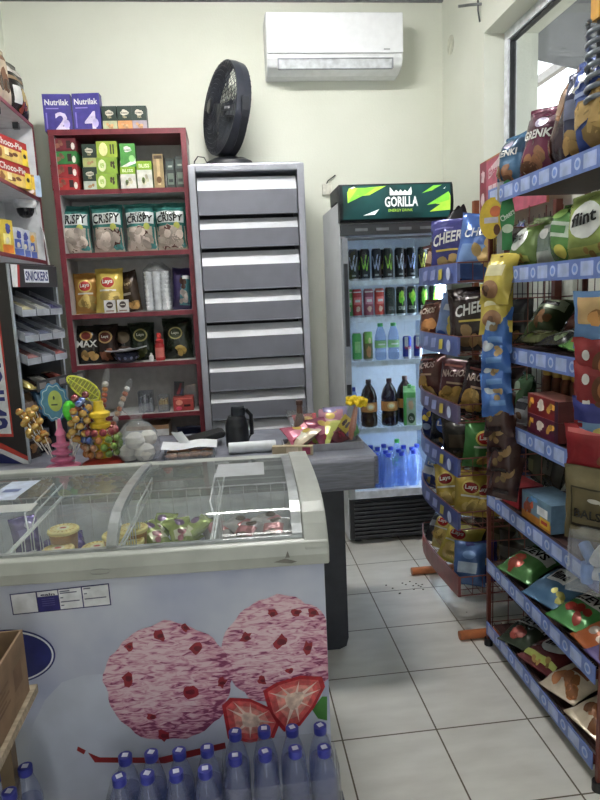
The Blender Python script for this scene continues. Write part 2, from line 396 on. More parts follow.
# outside: canopy, rails, building across the yard
pa, pb = at(527, 58, Y=5.2), at(600, 75, Y=5.2)
sl = (pb.z-pa.z)/(pb.x-pa.x)
zc = lambda x: pa.z+sl*(x-pa.x)
x0, x1 = WX+.02, 4.6
mb = MB(); gm = col((78, 82, 88), .5)
mb.add([(x, y, zc(x)+dz) for dz in (0, .03) for y in (0, 5.2) for x in (x0, x1)], [(0, 2, 3, 1), (4, 5, 7, 6), (0, 1, 5, 4), (2, 6, 7, 3), (0, 4, 6, 2), (1, 3, 7, 5)], gm)
can_ = thing('canopy', 'grey sloping canopy roof outside above the window', 'awning', (0, 0, 0))
mb.build('roof_sheet', can_)
b1, b2 = at(540, 80, X=3.0), at(560, 112, X=3.0)
MB().box(2.97, 3.03, 2, 9, b1.z-.035, b1.z+.035, col((150, 146, 142), .6)).build('rail', can_)
MB().box(2.97, 3.03, 2, 9, b2.z-.035, b2.z+.035, col((160, 156, 150), .6)).build('rail', can_)
MB().box(2.97, 3.03, 8.9, 9.0, 0, b1.z, col((150, 146, 142), .6)).build('post', can_)
bz = at(540, 110, Y=15).z
bd = thing('building', 'cream building with a flat parapet seen across the yard through the window', 'building', (6, 16, 0))
MB().box(-6, 8, -1, 3, 0, bz-.35, col((226, 214, 178), .8)).build('wall', bd)
MB().box(-6.1, 8.1, -1.1, 3.1, bz-.35, bz, col((224, 210, 190), .8)).build('parapet', bd)
o = MB().box(WX, 14, -3, 30, -.12, -.02, col((170, 165, 155), .9)).build('ground'); o['kind'] = 'structure'

# ceiling lamps: one above the counter, two unseen ones added for fill light
def tube_lamp(x, y, label, st):
    t = thing('ceiling_lamp', label, 'lamp', (x, y, ZC), 0, 'tube lamps on the ceiling')
    MB().box(-.36, .36, -.10, .10, -.04, 0, col(WHITE, .4)).build('housing', t)
    m, tr, b = nt('glowing_tube'); b.inputs['Emission Color'].default_value = (1, .985, .955, 1); b.inputs['Emission Strength'].default_value = st
    for dy in (-.055, .055):
        M = Matrix.Translation((-.33, dy, -.072)) @ Matrix.Rotation(R(90), 4, 'Y')
        MB().lathe([(.024, 0), (.024, .66)], m, 12, M).build('tube', t)
tube_lamp(.06, 2.75, 'white tube lamp on the ceiling above the counter', 118)
tube_lamp(.05, .2, 'unseen fill lamp added on the ceiling nearer the shop entrance', 15)  # unseen lamp added to brighten the freezer front and foreground
tube_lamp(.05, -1.5, 'weak fill lamp added out of view over the entrance doorway', 8)  # second unseen lamp, added as weak fill from behind the camera

# ------------------------------------------------------------------ air conditioner
ac = thing('air_conditioner', 'white split air conditioner mounted high on the back wall', 'air conditioner', (.735, YB, 2.832)); ac.scale = (.97, 1, .92)
w2 = .43; aw = col((236, 238, 240), .25, 0, .015)
mb = MB(); prof = [(0, 0), (-.10, 0), (-.19, .03), (-.215, .075), (-.22, .32), (-.205, .355), (0, .36)]
mb.prism(prof, -w2, w2, aw, 'x')
mb.build('body', ac, .012, 3)
mb = MB(); mb.box(-w2+.004, w2-.004, -.232, -.2205, .098, .345, col((240, 242, 245), .08, 0, .01)); mb.build('front_panel', ac, .008, 3)
mb = MB(); fl = lambda t: None
mb.add([(-.355, -.218, .07), (.355, -.218, .07), (.355, -.2, .012), (-.355, -.2, .012)], [(0, 1, 2, 3)], col((205, 208, 212), .4))
mb.box(-.36, .36, -.222, -.214, .066, .073, col((150, 154, 160), .5)).box(-.36, .36, -.206, -.196, .008, .014, col((130, 134, 140), .5))
mb.box(-.364, -.356, -.22, -.198, .01, .073, col((150, 154, 160), .5)).box(.356, .364, -.22, -.198, .01, .073, col((150, 154, 160), .5))
mb.build('vent_flap', ac)
mb = MB(); mb.poly(flat(.2322), [(.30, .116), (.34, .116), (.34, .123), (.30, .123)], col((150, 154, 160), .4), .0005); mb.build('logo', ac)

# ------------------------------------------------------------------ red bookcase
BX0, BX1, BY = -.962, -.186, 3.98
MAR = col((110, 40, 50), .45); LAM = col((198, 196, 194), .5, 0, .03)
bc = thing('bookcase', 'tall open shelf with maroon edges standing against the back wall', 'shelf unit', (0, 0, 0))
BZ = [2.475, 2.145, 1.785, 1.427, 1.122, .80, .42]
MB().box(BX0+.03, BX1-.03, 4.27, 4.285, .02, 2.46, LAM).build('back_panel', bc)
for x in (BX0, BX1-.03): MB().box(x, x+.03, BY+.004, 4.285, 0, 2.46, col((176, 172, 172), .5), MAR).box(x-.001, x+.031, BY, BY+.004, 0, 2.46, MAR).build('side_panel', bc)
for i, z in enumerate(BZ):
    if i == 0: MB().box(BX0-.002, BX1+.002, BY-.002, 4.285, z-.015, z+.015, MAR).build('top_board', bc)
    else: MB().box(BX0+.03, BX1-.03, BY+.006, 4.268, z-.014, z+.014, LAM, MAR).build('shelf', bc)
def bz(i): return BZ[i]+.0152
PB = 177.0   # photo pixels per metre at the bookcase
def bk(i, px, y, me, name, label, cat, **k):
    z = bz(i); return put(me, name, label, cat, (xat(px, y, z+.08), y, z+.001), **k)
# top board
PUR = (70, 62, 160)
def milk(num, key):
    return carton(key, .155, .06, .205, PUR, [('t', 'Nutrilak', -.86, .70, .86, .86, WHITE), ('t', num, -.2, .05, .75, .52, (220, 212, 240)), ('r', -.8, .6, .1, .63, (150, 140, 210)), ('r', -.85, .08, -.75, .5, (130, 120, 200)), ('d', .6, .2, .22, .12, (200, 190, 235))], (54, 46, 130))
bk(0, 59, 4.06, milk('2', 'm2'), 'milk_formula_box', 'purple infant formula box marked 2 on the bookcase top', 'box', rz=3, group='formula boxes on the bookcase')
bk(0, 88.5, 4.05, milk('4', 'm4'), 'milk_formula_box', 'purple infant formula box marked 4 on the bookcase top', 'box', rz=-4, group='formula boxes on the bookcase')
def tea(key, body, low):
    return carton(key, .083, .07, .135, body, [('r', -1, 0, 1, .4, low), ('d', 0, .72, .55, .12, (214, 208, 190), .2), ('r', -.55, .66, .55, .76, (214, 208, 190)), ('t', 'AHMAD', -.5, .68, .5, .74, (30, 40, 34)), ('t', 'TEA', -.3, .5, .3, .58, (200, 190, 150)), ('f', 0, .2, .6, .16, (190, 150, 110), 5)], body)
for k, (px, low, nm) in enumerate(((110.5, (180, 186, 150), 'green lower half, leftmost of three on the bookcase top'), (125.5, (206, 150, 96), 'orange lower half, middle of three on the bookcase top'), (140, (170, 160, 172), 'grey lower half, rightmost of three on the bookcase top'))):
    bk(0, px, 4.06, tea('tea%d' % k, (34, 56, 48), low), 'tea_box', 'dark green tea box with '+nm, 'box', group='tea boxes on the bookcase')
# first shelf down: sweets and tea
def choc(key, c):
    return carton(key, .15, .16, .07, c, [('f', -.3, .5, .4, .4, (150, 100, 80), 6), ('r', .3, .2, .62, .8, (50, 30, 30)), ('r', -.95, .15, -.8, .85, (220, 200, 190)), ('d', .78, .35, .14, .28, (230, 225, 215))], c)
base = bz(1)
for k, (c, nm) in enumerate((((196, 44, 44), 'red sweets box at the bottom of a stack of four'), ((176, 44, 52), 'red sweets box second from the bottom of a stack of four'), ((50, 140, 62), 'green sweets box third up in a stack of four'), ((122, 34, 48), 'maroon sweets box on top of a stack of four'))):
    z = base+.001+k*.0725
    put(choc('sw%d' % k, c), 'sweets_box', nm+' in the bookcase', 'box', (xat(69-.8*k, 4.08, z), 4.08, z), rnd.uniform(-2, 2), group='stacked sweets boxes in the bookcase')
for k in (0, 1):
    z = base+.001+k*.1305
    put(tea('te%d' % k, (36, 58, 50), ((190, 200, 190), (176, 180, 120))[k]), 'tea_box', 'dark green tea box %s beside the stack of sweets boxes' % ('at the bottom', 'on top')[k], 'box', (xat(92.5-k, 4.06, z), 4.06, z), group='tea boxes in the bookcase', sc=.95)
LIME = (150, 190, 60)
for k in range(3):
    z = base+.001+k*.0905
    d = [('d', -.45, .5, .38, .38, (226, 232, 190)), ('t', '09', -.62, .34, -.28, .66, LIME), ('f', .62, .45, .3, .35, (70, 60, 40), 4)] if k < 2 else [('d', -.35, .5, .42, .42, (236, 232, 170)), ('r', .3, .2, .45, .8, (60, 70, 40)), ('r', .55, .2, .7, .8, (60, 70, 40))]
    put(carton('lime%d' % k, .118, .1, .09, LIME if k < 2 else (170, 196, 60), d, (110, 150, 50)), 'tea_box', 'lime green tea box, %s of three stacked in the bookcase' % ('lowest', 'middle', 'topmost')[k], 'box', (xat(109, 4.07, z), 4.07, z), group='lime tea boxes in the bookcase')
def bliss(key, h): return carton(key, .088, .08, h, (232, 232, 220), [('r', -1, .68, 1, 1, (140, 180, 52)), ('t', 'BLISS', -.7, .76, .7, .9, (236, 240, 200)), ('f', 0, .3, .6, .24, (226, 222, 190), 6), ('d', -.2, .3, .2, .12, (120, 150, 70))], (120, 160, 50))
bk(1, 129, 4.06, bliss('bl1', .125), 'tea_box', 'white and green tea box at the bottom of a pair in the bookcase', 'box', group='white and green tea boxes')
z = base+.127
put(carton('gr', .088, .08, .13, (80, 170, 70), [('d', 0, .75, .55, .12, (230, 236, 226), .2), ('t', 'AHMAD', -.45, .68, .45, .75, (40, 90, 50)), ('p', [(-1, 0), (1, .35), (1, .15), (-.2, 0)], (226, 236, 226)), ('d', .5, .35, .4, .15, (150, 210, 130))], (60, 140, 56)), 'tea_box', 'bright green tea box standing on a white and green one', 'box', (xat(129.5, 4.06, z), 4.06, z), 2)
bk(1, 145.5, 4.055, bliss('bl2', .155), 'tea_box', 'tall white and green tea box left of the tan packet', 'box', group='white and green tea boxes')
bk(1, 159.5, 4.05, carton('tan', .06, .05, .195, (176, 150, 104), [('r', -.3, .1, .3, .9, (206, 184, 140)), ('d', 0, .25, .5, .1, (110, 80, 50)), ('r', -.8, .86, .8, .96, (70, 56, 40))], (60, 60, 56)), 'coffee_packet', 'narrow tan packet standing in the bookcase beside dark tins', 'packet', rz=-3)
for k, (px, h, nm) in enumerate(((171, .17, 'dark teal packet right of the tan packet'), (180.5, .18, 'dark packet at the right end of the tea shelf'))):
    bk(1, px, 4.06, carton('dk%d' % k, .05, .06, h, (42, 52, 50), [('r', -.8, .62, .8, .9, (70, 84, 80)), ('r', -.7, .12, .7, .5, (110, 124, 112)), ('r', -.5, .2, .5, .3, (40, 50, 48)), ('r', -.5, .7, .5, .76, (170, 180, 170))], (30, 36, 36)), 'coffee_packet', nm, 'packet')
# second shelf: four bags of crispy cereal
TEAL = (52, 128, 122)
for k, (px, nm, t2) in enumerate(((76, 'leftmost of the four', 0), (109, 'second from left of the four', 0), (142, 'third from left of the four', 1), (172, 'rightmost of the four', 1))):
    dc = [('r', -.95, .02, .95, .5, (206, 186, 168)), ('f', 0, .26, .92, .26, (222, 202, 186), 30), ('f', 0, .24, .8, .22, (120, 72, 66), 9), ('r', -.9, .56, .9, .80, (226, 234, 232)), ('t', 'CRISPY', -.86, .57, .84, .71 if t2 else .77, (22, 30, 34), .1, .02), ('d', .45, .5, .2, .07, (200, 206, 80)), ('d', .62, .1, .3, .06, (70, 150, 150))]
    if t2: dc.append(('t', 'MEGA', -.55, .715, .45, .785, (22, 30, 34), .1))
    bk(2, px, 4.09, bag('cr%d' % k, .19, .285, .13, TEAL, dc, 11+k, (70, 150, 142)), 'cereal_bag', 'teal bag of crispy cereal rings, '+nm+' on the bookcase shelf', 'bag', rz=rnd.uniform(-4, 4), tilt=4, group='bags of crispy cereal')
# third shelf
def lays(key, w, h, base_, food=(226, 190, 90), txt='Lays', d=.1, seed=5, badge=(210, 44, 40), n=9, cy=.24):
    return bag(key, w, h, d, base_, [('d', 0, .66, .55, .16, (236, 206, 90)), ('d', 0, .66, .46, .12, badge), ('t', txt, -.36, .6, .36, .72, (244, 240, 230), .12, .02), ('f', .1, cy, .7, .2, food, n), ('r', -.6, .46, .6, .5, (240, 234, 214))], seed)
bk(3, 87, 4.10, lays('or', .155, .245, (196, 136, 50), seed=31), 'chip_bag', 'orange potato chip bag at the left end of the third bookcase shelf', 'bag', tilt=6)
bk(3, 110, 4.06, lays('ye', .17, .27, (222, 190, 70), seed=32), 'chip_bag', 'yellow potato chip bag behind two small white packs in the bookcase', 'bag', tilt=7, rz=-3)
for k, px in enumerate((109.5, 122.5)):
    bk(3, px, 4.005, carton('wp%d' % k, .066, .022, .075, (226, 224, 218), [('d', 0, .62, .6, .26, (60, 46, 40)), ('r', -.4, .58, .4, .66, (220, 214, 200)), ('r', -.7, .1, .7, .2, (130, 110, 90))], WHITE), 'snack_pack', 'small white snack pack with a dark badge, %s of two before the yellow bag' % ('left', 'right')[k], 'packet', group='small white packs')
bk(3, 133, 4.09, bag('brn', .12, .25, .08, (62, 46, 36), [('d', .1, .68, .5, .14, (90, 70, 50)), ('t', 'Lays', -.3, .63, .45, .72, (200, 180, 140), .1), ('f', .2, .2, .6, .14, (214, 160, 80), 6), ('r', -.8, .4, .3, .46, (170, 160, 150), .4)], 33), 'chip_bag', 'dark brown chip bag leaning beside the yellow bag in the bookcase', 'bag', roll=-9, rz=-12, tilt=5)
cs = thing('cup_sleeve', 'clear plastic sleeve packed with white disposable cups', 'cups', (xat(158, 4.10, bz(3)+.1), 4.10, bz(3)+.001))
mb = MB(); cm = col((236, 238, 240), .4)
for a in range(3):
    for b in range(2):
        for q in range(9):
            z = .003+q*.026; mb.lathe([(.020, z), (.024, z+.02), (.0255, z+.022), (.0255, z+.026)], cm, 12, c=(-.05+.05*a, -.026+.052*b, 0), cap=False)
        mb.lathe([(.0255, .236), (0, .24)], cm, 12, c=(-.05+.05*a, -.026+.052*b, 0), cap=False)
mb.build('cup_stacks', cs)
mb = MB()
def sleeve(u, v, e):
    a = u*math.pi; q = 1+.05*math.sin(5*a+9*v)+.03*math.sin(11*a)
    k = 1 if v < .86 else max(.25, 1-(v-.86)/.14*.5)
    return (.085*math.cos(a)*q*k, .062*math.sin(a)*q*k, v*.285+.01*math.sin(3*a)*(v > .8))
mb.patch(sleeve, 30, 14, FILM); mb.build('sleeve', cs)
bk(3, 181, 4.11, bag('prp', .12, .255, .09, (58, 46, 100), [('r', -.2, .1, .9, .8, (70, 140, 150), .3), ('f', .3, .3, .5, .2, (214, 200, 190), 8), ('f', .2, .6, .5, .15, (90, 60, 50), 4), ('r', .1, .72, .8, .8, (226, 230, 230))], 34), 'cereal_bag', 'purple and teal bag at the right end of the third bookcase shelf', 'bag', roll=4, tilt=4)
# fourth shelf: dark chip bags
bk(4, 88, 4.06, bag('max', .155, .235, .09, (36, 32, 28), [('d', 0, .72, .5, .13, (196, 150, 70)), ('d', 0, .72, .38, .1, (120, 40, 34)), ('t', 'MAX', -.8, .42, .85, .6, (232, 232, 226)), ('f', .1, .2, .7, .16, (206, 156, 80), 8)], 41), 'chip_bag', 'black chip bag with big white MAX lettering in the bookcase', 'bag', tilt=6, rz=3)
bk(4, 107, 4.10, bag('mx2', .15, .235, .09, (50, 36, 30), [('d', 0, .66, .6, .17, (206, 160, 90)), ('d', 0, .66, .48, .13, (110, 46, 34)), ('t', 'Lays', -.3, .62, .3, .71, (230, 220, 200)), ('f', .1, .2, .7, .16, (170, 100, 70), 8)], 42), 'chip_bag', 'dark brown chip bag with a round badge right of the black lettered bag', 'bag', tilt=5)
bk(4, 124, 4.16, bag('mx3', .15, .22, .08, (44, 38, 32), [('d', 0, .66, .6, .17, (110, 90, 60)), ('r', -.7, .3, .7, .4, (90, 60, 44))], 43), 'chip_bag', 'plain dark chip bag at the back, behind the dish in the bookcase', 'bag', tilt=3)
bk(4, 142, 4.12, bag('mx4', .165, .235, .09, (34, 46, 30), [('d', 0, .66, .56, .17, (190, 176, 96)), ('d', 0, .66, .45, .13, (60, 70, 36)), ('t', 'Lays', -.3, .62, .3, .71, (230, 226, 200)), ('f', 0, .22, .7, .16, (120, 130, 60), 8)], 44), 'chip_bag', 'dark green chip bag with a gold badge behind the red bottle', 'bag', tilt=5, rz=-3)
bk(4, 178, 4.10, bag('mx5', .19, .255, .09, (36, 44, 30), [('d', -.1, .62, .5, .15, (190, 176, 96)), ('d', -.1, .62, .4, .12, (60, 70, 36)), ('t', 'Lays', -.36, .58, .16, .66, (230, 226, 200)), ('f', .3, .2, .55, .14, (206, 166, 70), 8)], 45), 'chip_bag', 'large dark green chip bag with golden chips at the right end of its shelf', 'bag', tilt=6, rz=-4)
ds = thing('serving_bowl', 'dark patterned bowl holding a pale tilted dish before the dark chip bags', 'bowl', (xat(127, 4.03, bz(4)+.03), 4.03, bz(4)+.001))
mb = MB(); nav = col((40, 44, 66), .25)
mb.lathe([(.035, 0), (.05, .004), (.07, .03), (.078, .06), (.074, .06), (.066, .032), (0, .01)], nav, 24)
for k in range(12):
    a = k*math.pi/6; f = lambda u, v, e, a=a: ((.0615+(v-.015)*.52+e)*math.sin(a+u), -(.0615+(v-.015)*.52+e)*math.cos(a+u), v)
    mb.disc(f, 0, .028, .13, .01, col((150, 156, 190), .3), .003, 2, 8)
mb.build('bowl', ds)
pl = put(MB().lathe([(.03, 0), (.06, .004), (.125, .016), (.127, .019), (.06, .009), (0, .006)], col((200, 204, 208), .3), 28).mesh('plate'), 'plate', 'pale grey plate lying tilted on the dark bowl', 'plate', (ds.location.x, 4.03, bz(4)+.066), 0, 0, -4)
sb = thing('sauce_bottle', 'red plastic bottle standing before the green chip bags', 'bottle', (xat(160, 4.03, bz(4)+.05), 4.03, bz(4)+.001))
MB().lathe([(.026, 0), (.029, .006), (.029, .09), (.024, .105), (.028, .12), (.012, .135), (.012, .142)], col((168, 44, 44), .35), 18).build('bottle_body', sb)
MB().lathe([(.015, .1425), (.015, .165), (.01, .17), (0, .17)], col((190, 60, 56), .4), 14).build('cap', sb)
mb = MB(); f = lambda u, v, e: ((.029+e)*math.sin(u), -(.029+e)*math.cos(u), v); mb.patch(f, 10, 2, col((206, 120, 110), .4), -1.1, 1.1, .02, .08, .0008); mb.build('label', sb)
mb = MB(); mb.lathe([(.012, 0), (.014, .003), (.014, .03), (.006, .04), (.006, .05), (0, .05)], col((224, 226, 224), .35), 14); o = mb.build('dropper_bottle'); o.location = (xat(151.5, 4.01, bz(4)+.02), 4.01, bz(4)+.001); tag(o, 'tiny white dropper bottle left of the red bottle', 'bottle')
# fifth shelf: clear racks, red box, dark phone
ACR = clear('clear_acrylic', (236, 238, 242), .16, .1, (214, 218, 224), .1)
def rack_box(px, w, h, y, label, fill, n):
    t = thing('acrylic_display', label, 'display stand', (xat(px, y, bz(5)+.05), y, bz(5)+.001))
    MB().box(-w/2, w/2, -.04, .04, 0, .003, ACR).box(-w/2, w/2, .037, .04, 0, h, ACR).box(-w/2, w/2, -.04, -.037, 0, h*.45, ACR).box(-w/2, -w/2+.003, -.037, .037, 0, h, ACR).box(w/2-.003, w/2, -.037, .037, 0, h, ACR).build('box', t)
    mb = MB()
    for k in range(n):
        x = -w/2+.008+(w-.016)*(k+.5)/n; mb.box(x-.004, x+.004, -.03, .03, .004, h*(.6+.25*rnd.random()), col(fill[k % len(fill)], .4))
    mb.build('contents', t)
rack_box(146.5, .09, .13, 4.07, 'clear acrylic stand with grey packs, left on the lower bookcase shelf', [(120, 124, 136), (90, 94, 100), (170, 172, 180)], 6)
rack_box(164, .07, .10, 4.06, 'clear acrylic stand of tan sticks beside the red box', [(150, 130, 96), (170, 156, 120)], 7)
z = bz(5)
bk(5, 183.5, 4.06, carton('redb', .125, .1, .085, (190, 66, 62), [('d', -.4, .62, .35, .2, (224, 150, 130)), ('r', .05, .3, .7, .46, (50, 24, 26)), ('d', -.45, .2, .3, .14, (230, 90, 120)), ('r', -.9, .85, .9, .95, (210, 110, 100))], (150, 46, 44)), 'sweets_box', 'red box of sweets on the lower bookcase shelf', 'box')
put(carton('phone', .062, .012, .09, (30, 26, 34), [('p', [(-.5, .1), (.1, .1), (.6, .9), (.2, .9)], (120, 30, 40)), ('p', [(.2, .1), (.6, .1), (.8, .5), (.6, .5)], (50, 60, 100))], BLACK), 'lighter_card', 'dark card with red streak standing on the red sweets box', 'card', (xat(178.5, 4.075, z+.13), 4.075, z+.0875), 0, 8, 4)
bk(5, 192, 4.17, carton('wc', .06, .03, .14, (214, 216, 216), [('r', -.6, .3, .6, .7, (190, 192, 196))], (200, 200, 200)), 'paper_box', 'white box behind the red sweets box', 'box')
# bottom compartment
bk(6, 152, 4.09, carton('bx', .26, .2, .30, (62, 46, 46), [('r', -1, .78, 1, .92, (206, 206, 208)), ('r', -1, .92, 1, 1, (150, 118, 90)), ('r', -1, 0, .9, .7, (56, 40, 42)), ('r', .3, .2, .7, .26, (140, 124, 120))], (150, 118, 90), (160, 128, 96)), 'cardboard_carton', 'brown carton with white band in the bottom of the bookcase', 'box')
bk(6, 191, 4.12, bag('blue', .16, .26, .1, (40, 46, 84), [('d', 0, .6, .5, .15, (60, 80, 130))], 51), 'snack_bag', 'dark blue bag beside the brown carton low in the bookcase', 'bag')

# ------------------------------------------------------------------ grey louvred cabinet
GX0, GX1, GY, GZ = -.185, .49, 3.90, 2.268
gc = thing('louvred_cabinet', 'tall grey metal cabinet with eight slanted flaps beside the refrigerator', 'cabinet', (0, 0, 0))
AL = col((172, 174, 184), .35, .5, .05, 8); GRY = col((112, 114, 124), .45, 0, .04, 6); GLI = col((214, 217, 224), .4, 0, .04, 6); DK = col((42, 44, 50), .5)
mb = MB(); mb.box(GX0, GX0+.04, GY, 4.28, 0, GZ, AL).box(GX1-.04, GX1, GY, 4.28, 0, GZ, AL).box(GX0+.04, GX1-.04, GY, 4.28, GZ-.04, GZ, AL).box(GX0+.04, GX1-.04, GY, 4.28, 0, .06, AL)
mb.build('frame', gc, .006)
MB().box(GX0+.04, GX1-.04, 4.2, 4.21, .06, GZ-.04, DK).build('back_panel', gc)
rows = [(175.5, 214), (217.5, 247), (250.5, 289), (291, 321), (324, 358), (360, 390), (391.5, 419), (421, 452), (455, 482), (485, 512)]
for (a, b) in rows:
    za, zb = at(250, a, Y=GY+.02).z, at(250, b, Y=GY).z
    if zb < .1: break
    mb = MB(); x0, x1 = GX0+.046, GX1-.046; zm = za-(za-zb)*.36
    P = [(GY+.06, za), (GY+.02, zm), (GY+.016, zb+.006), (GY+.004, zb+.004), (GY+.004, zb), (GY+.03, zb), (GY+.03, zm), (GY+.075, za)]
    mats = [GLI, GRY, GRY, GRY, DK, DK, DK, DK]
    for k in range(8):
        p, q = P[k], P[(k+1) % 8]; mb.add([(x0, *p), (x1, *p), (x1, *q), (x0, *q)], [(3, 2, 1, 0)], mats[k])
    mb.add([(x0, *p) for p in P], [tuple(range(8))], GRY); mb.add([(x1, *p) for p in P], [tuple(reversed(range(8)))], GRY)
    mb.build('flap', gc)
# fan on top of the cabinet
fan = thing('floor_fan', 'black round fan tipped back on top of the grey cabinet', 'fan', (.06, 4.06, GZ+.001)); fan.scale = (.93, .93, .93)
BK = col((40, 43, 52), .35); BK2 = col((30, 32, 38), .4)
mb = MB(); mb.lathe([(.16, 0), (.16, .02), (.145, .045), (.10, .066), (.05, .075), (0, .075)], BK2, 28); mb.v = [(x, y*.6, z) for x, y, z in mb.v]; mb.build('base', fan)
FC = Vector((.0, .0, .362)); FA = Vector((-.90, -.36, .12)).normalized()   # centre of the drum and the way it blows
fx = FA.cross(Vector((0, 0, 1))).normalized(); fy = fx.cross(FA)
FM = Matrix(((fx.x, fy.x, FA.x, FC.x), (fx.y, fy.y, FA.y, FC.y), (fx.z, fy.z, FA.z, FC.z), (0, 0, 0, 1)))
RR = .285
mb = MB(); mb.T = FM; mb.lathe([(RR-.01, -.045), (RR, -.045), (RR+.004, 0), (RR, .045), (RR-.012, .045), (RR-.012, -.045)], BK, 48, cap=False); mb.build('drum', fan)
def grill(name, z0, bulge):
    mb = MB(); mb.T = FM
    for k in range(9):
        r = RR*(k+2)/10.5; z = z0+bulge*(1-(r/RR)**2)
        mb.tube([(r*math.cos(a*math.pi/20), r*math.sin(a*math.pi/20), z) for a in range(40)], .0016, BK, 4, True)
    for k in range(44):
        a = k*2*math.pi/44
        mb.tube([(r*math.cos(a+.25*(1-r/RR)), r*math.sin(a+.25*(1-r/RR)), z0+bulge*(1-(r/RR)**2)) for r in (RR*.14, RR*.4, RR*.7, RR*.98)], .0017, BK, 4)
    mb.lathe([(.045, z0+bulge-.004), (.045, z0+bulge+.004), (.03, z0+bulge+.012), (0, z0+bulge+.012)], BK2, 20)
    mb.build(name, fan)
grill('front_grille', .05, .06); grill('rear_grille', -.05, -.02)
mb = MB(); mb.T = FM; mb.lathe([(.06, -.07), (.07, -.02), (.05, .0), (.035, .03), (0, .04)], BK2, 18); mb.build('motor', fan)
for k in range(4):
    mb = MB(); mb.T = FM @ Matrix.Rotation(k*math.pi/2, 4, 'Z')
    mb.patch(lambda u, v, e: ((.04+v*.215), (u*(.045+.06*v)), u*(.026-.008*v)), 6, 6, col((46, 50, 60), .3)); mb.build('blade', fan)
mb = MB(); yk = []
for k in range(25):
    a = math.pi*(1+k/24); yk.append(FC+fx*math.cos(a)*(RR+.022)+Vector((0, 0, 1))*math.sin(a)*(RR+.005))
for i in range(24):
    p, q = yk[i], yk[i+1]; d = FA*.022; n = (FC-p).normalized()*.006; n2 = (FC-q).normalized()*.006
    mb.add([p-d, p+d, q+d, q-d, p-d+n, p+d+n, q+d+n2, q-d+n2], [(0, 1, 2, 3), (7, 6, 5, 4), (0, 4, 5, 1), (3, 2, 6, 7), (0, 3, 7, 4), (1, 5, 6, 2)], BK2)
mb.build('yoke', fan)
mb = MB(); mb.tube([(-.10, -.06, .04), (-.14, -.08, .02), (-.16, -.07, .06), (-.2, -.03, .075), (-.225, 0, .05), (-.23, .03, .008)], .004, BK2, 6); mb.build('power_cord', fan)

# ------------------------------------------------------------------ drinks refrigerator
FX0, FX1, FY, FYB, FZ = .645, 1.275, 3.60, 4.25, 2.085
fr = thing('drinks_refrigerator', 'tall glass door drinks refrigerator with a lit green and black header', 'refrigerator', (0, 0, 0))
SH = col((226, 229, 232), .4, 0, .02, 6); INW = col((226, 234, 244), .4, 0, .02)
mb = MB(); mb.box(FX0, FX0+.03, FY+.05, FYB, .02, 2.0, SH).box(FX1-.03, FX1, FY+.05, FYB, .02, 2.0, SH).box(FX0+.03, FX1-.03, FYB-.04, FYB, .02, 2.0, SH)
mb.box(FX0+.03, FX1-.03, FY+.05, FYB-.04, 1.84, 2.0, SH).box(FX0+.03, FX1-.03, FY+.05, FYB-.04, .02, .285, SH)
mb.build('cabinet', fr)
mb = MB(); mb.box(FX0+.0305, FX0+.036, FY+.052, FYB-.046, .2905, 1.835, INW).box(FX1-.036, FX1-.0305, FY+.052, FYB-.046, .2905, 1.835, INW).box(FX0+.036, FX1-.036, FYB-.046, FYB-.0405, .2905, 1.835, INW)
for k in range(12): mb.box(FX1-.04, FX1-.036, FY+.12, FYB-.06, .36+k*.12, .375+k*.12, INW)
mb.build('lining', fr)
mb = MB(); hd = col((26, 30, 34), .4)
mb.prism([(FY, 1.885), (FY-.012, 1.9), (FY-.028, 1.98), (FY-.012, 2.07), (FY, 2.085), (FY+.3, 2.085), (FY+.3, 2.005), (FY+.05, 2.005), (FY+.05, 1.885)], FX0-.005, FX1+.005, hd, 'x'); hdr = mb.build('header', fr)
# lit sign printed on the header: curved face
def hf(u, v, e):
    z = 1.897+v*.178; t = (v-.5)*2; return (FX0+.012+(FX1-FX0-.024)*u, FY-.029+.013*t*t-e-.001, z)
LT = .55
mb = MB(); mb.patch(hf, 16, 8, col((22, 62, 62), .4, 0, .25, 4, .5), 0, 1, 0, 1)
GR = col((176, 226, 78), .4, 0, .05, 25, LT); GR2 = col((130, 210, 70), .4, 0, .05, 25, LT); WT = col((238, 242, 240), .4, 0, .02, 25, LT)
def hp(pts, m, e):   # sub-divide thin polygons so they follow the curve
    n = len(pts)
    c = (sum(p[0] for p in pts)/n, sum(p[1] for p in pts)/n)
    for k in range(n):
        mb.add([hf(*c, e), hf(*pts[k], e), hf((pts[k][0]+pts[(k+1) % n][0])/2, (pts[k][1]+pts[(k+1) % n][1])/2, e), hf(*pts[(k+1) % n], e)], [(0, 1, 2, 3)], m)
hp([(.04, .48), (.2, .8), (.2, .93), (.06, .93), (.04, .8)], GR, .003); hp([(.04, .48), (.2, .72), (.3, .93), (.14, .93)], GR2, .004)
hp([(.2, .93), (.4, .97), (.24, .70), (.12, .68)], GR, .0035); hp([(.18, .1), (.33, .28), (.29, .12)], WT, .003)
hp([(.80, .16), (.995, .20), (.995, .62), (.985, .72), (.86, .38), (.9, .38)], GR, .003); hp([(.77, .36), (.98, .76), (.985, .5), (.87, .4)], GR2, .0035)
hp([(.73, .72), (.84, .95), (.92, .96), (.82, .8)], GR2, .003); hp([(.78, .76), (.86, .84), (.83, .80)], GR, .0035)
hp([(.07, .93), (.1, .97), (.12, .95), (.08, .9)], WT, .003); hp([(.93, .84), (.955, .9), (.945, .84)], WT, .003)
mb.text(hf, 'GORILLA', .38, .33, .69, .64, WT, .005); mb.text(hf, 'ENERGY DRINK', .415, .19, .64, .27, GR, .005, bold=False)
hp([(.43, .68), (.63, .68), (.635, .78), (.43, .78)], WT, .003)
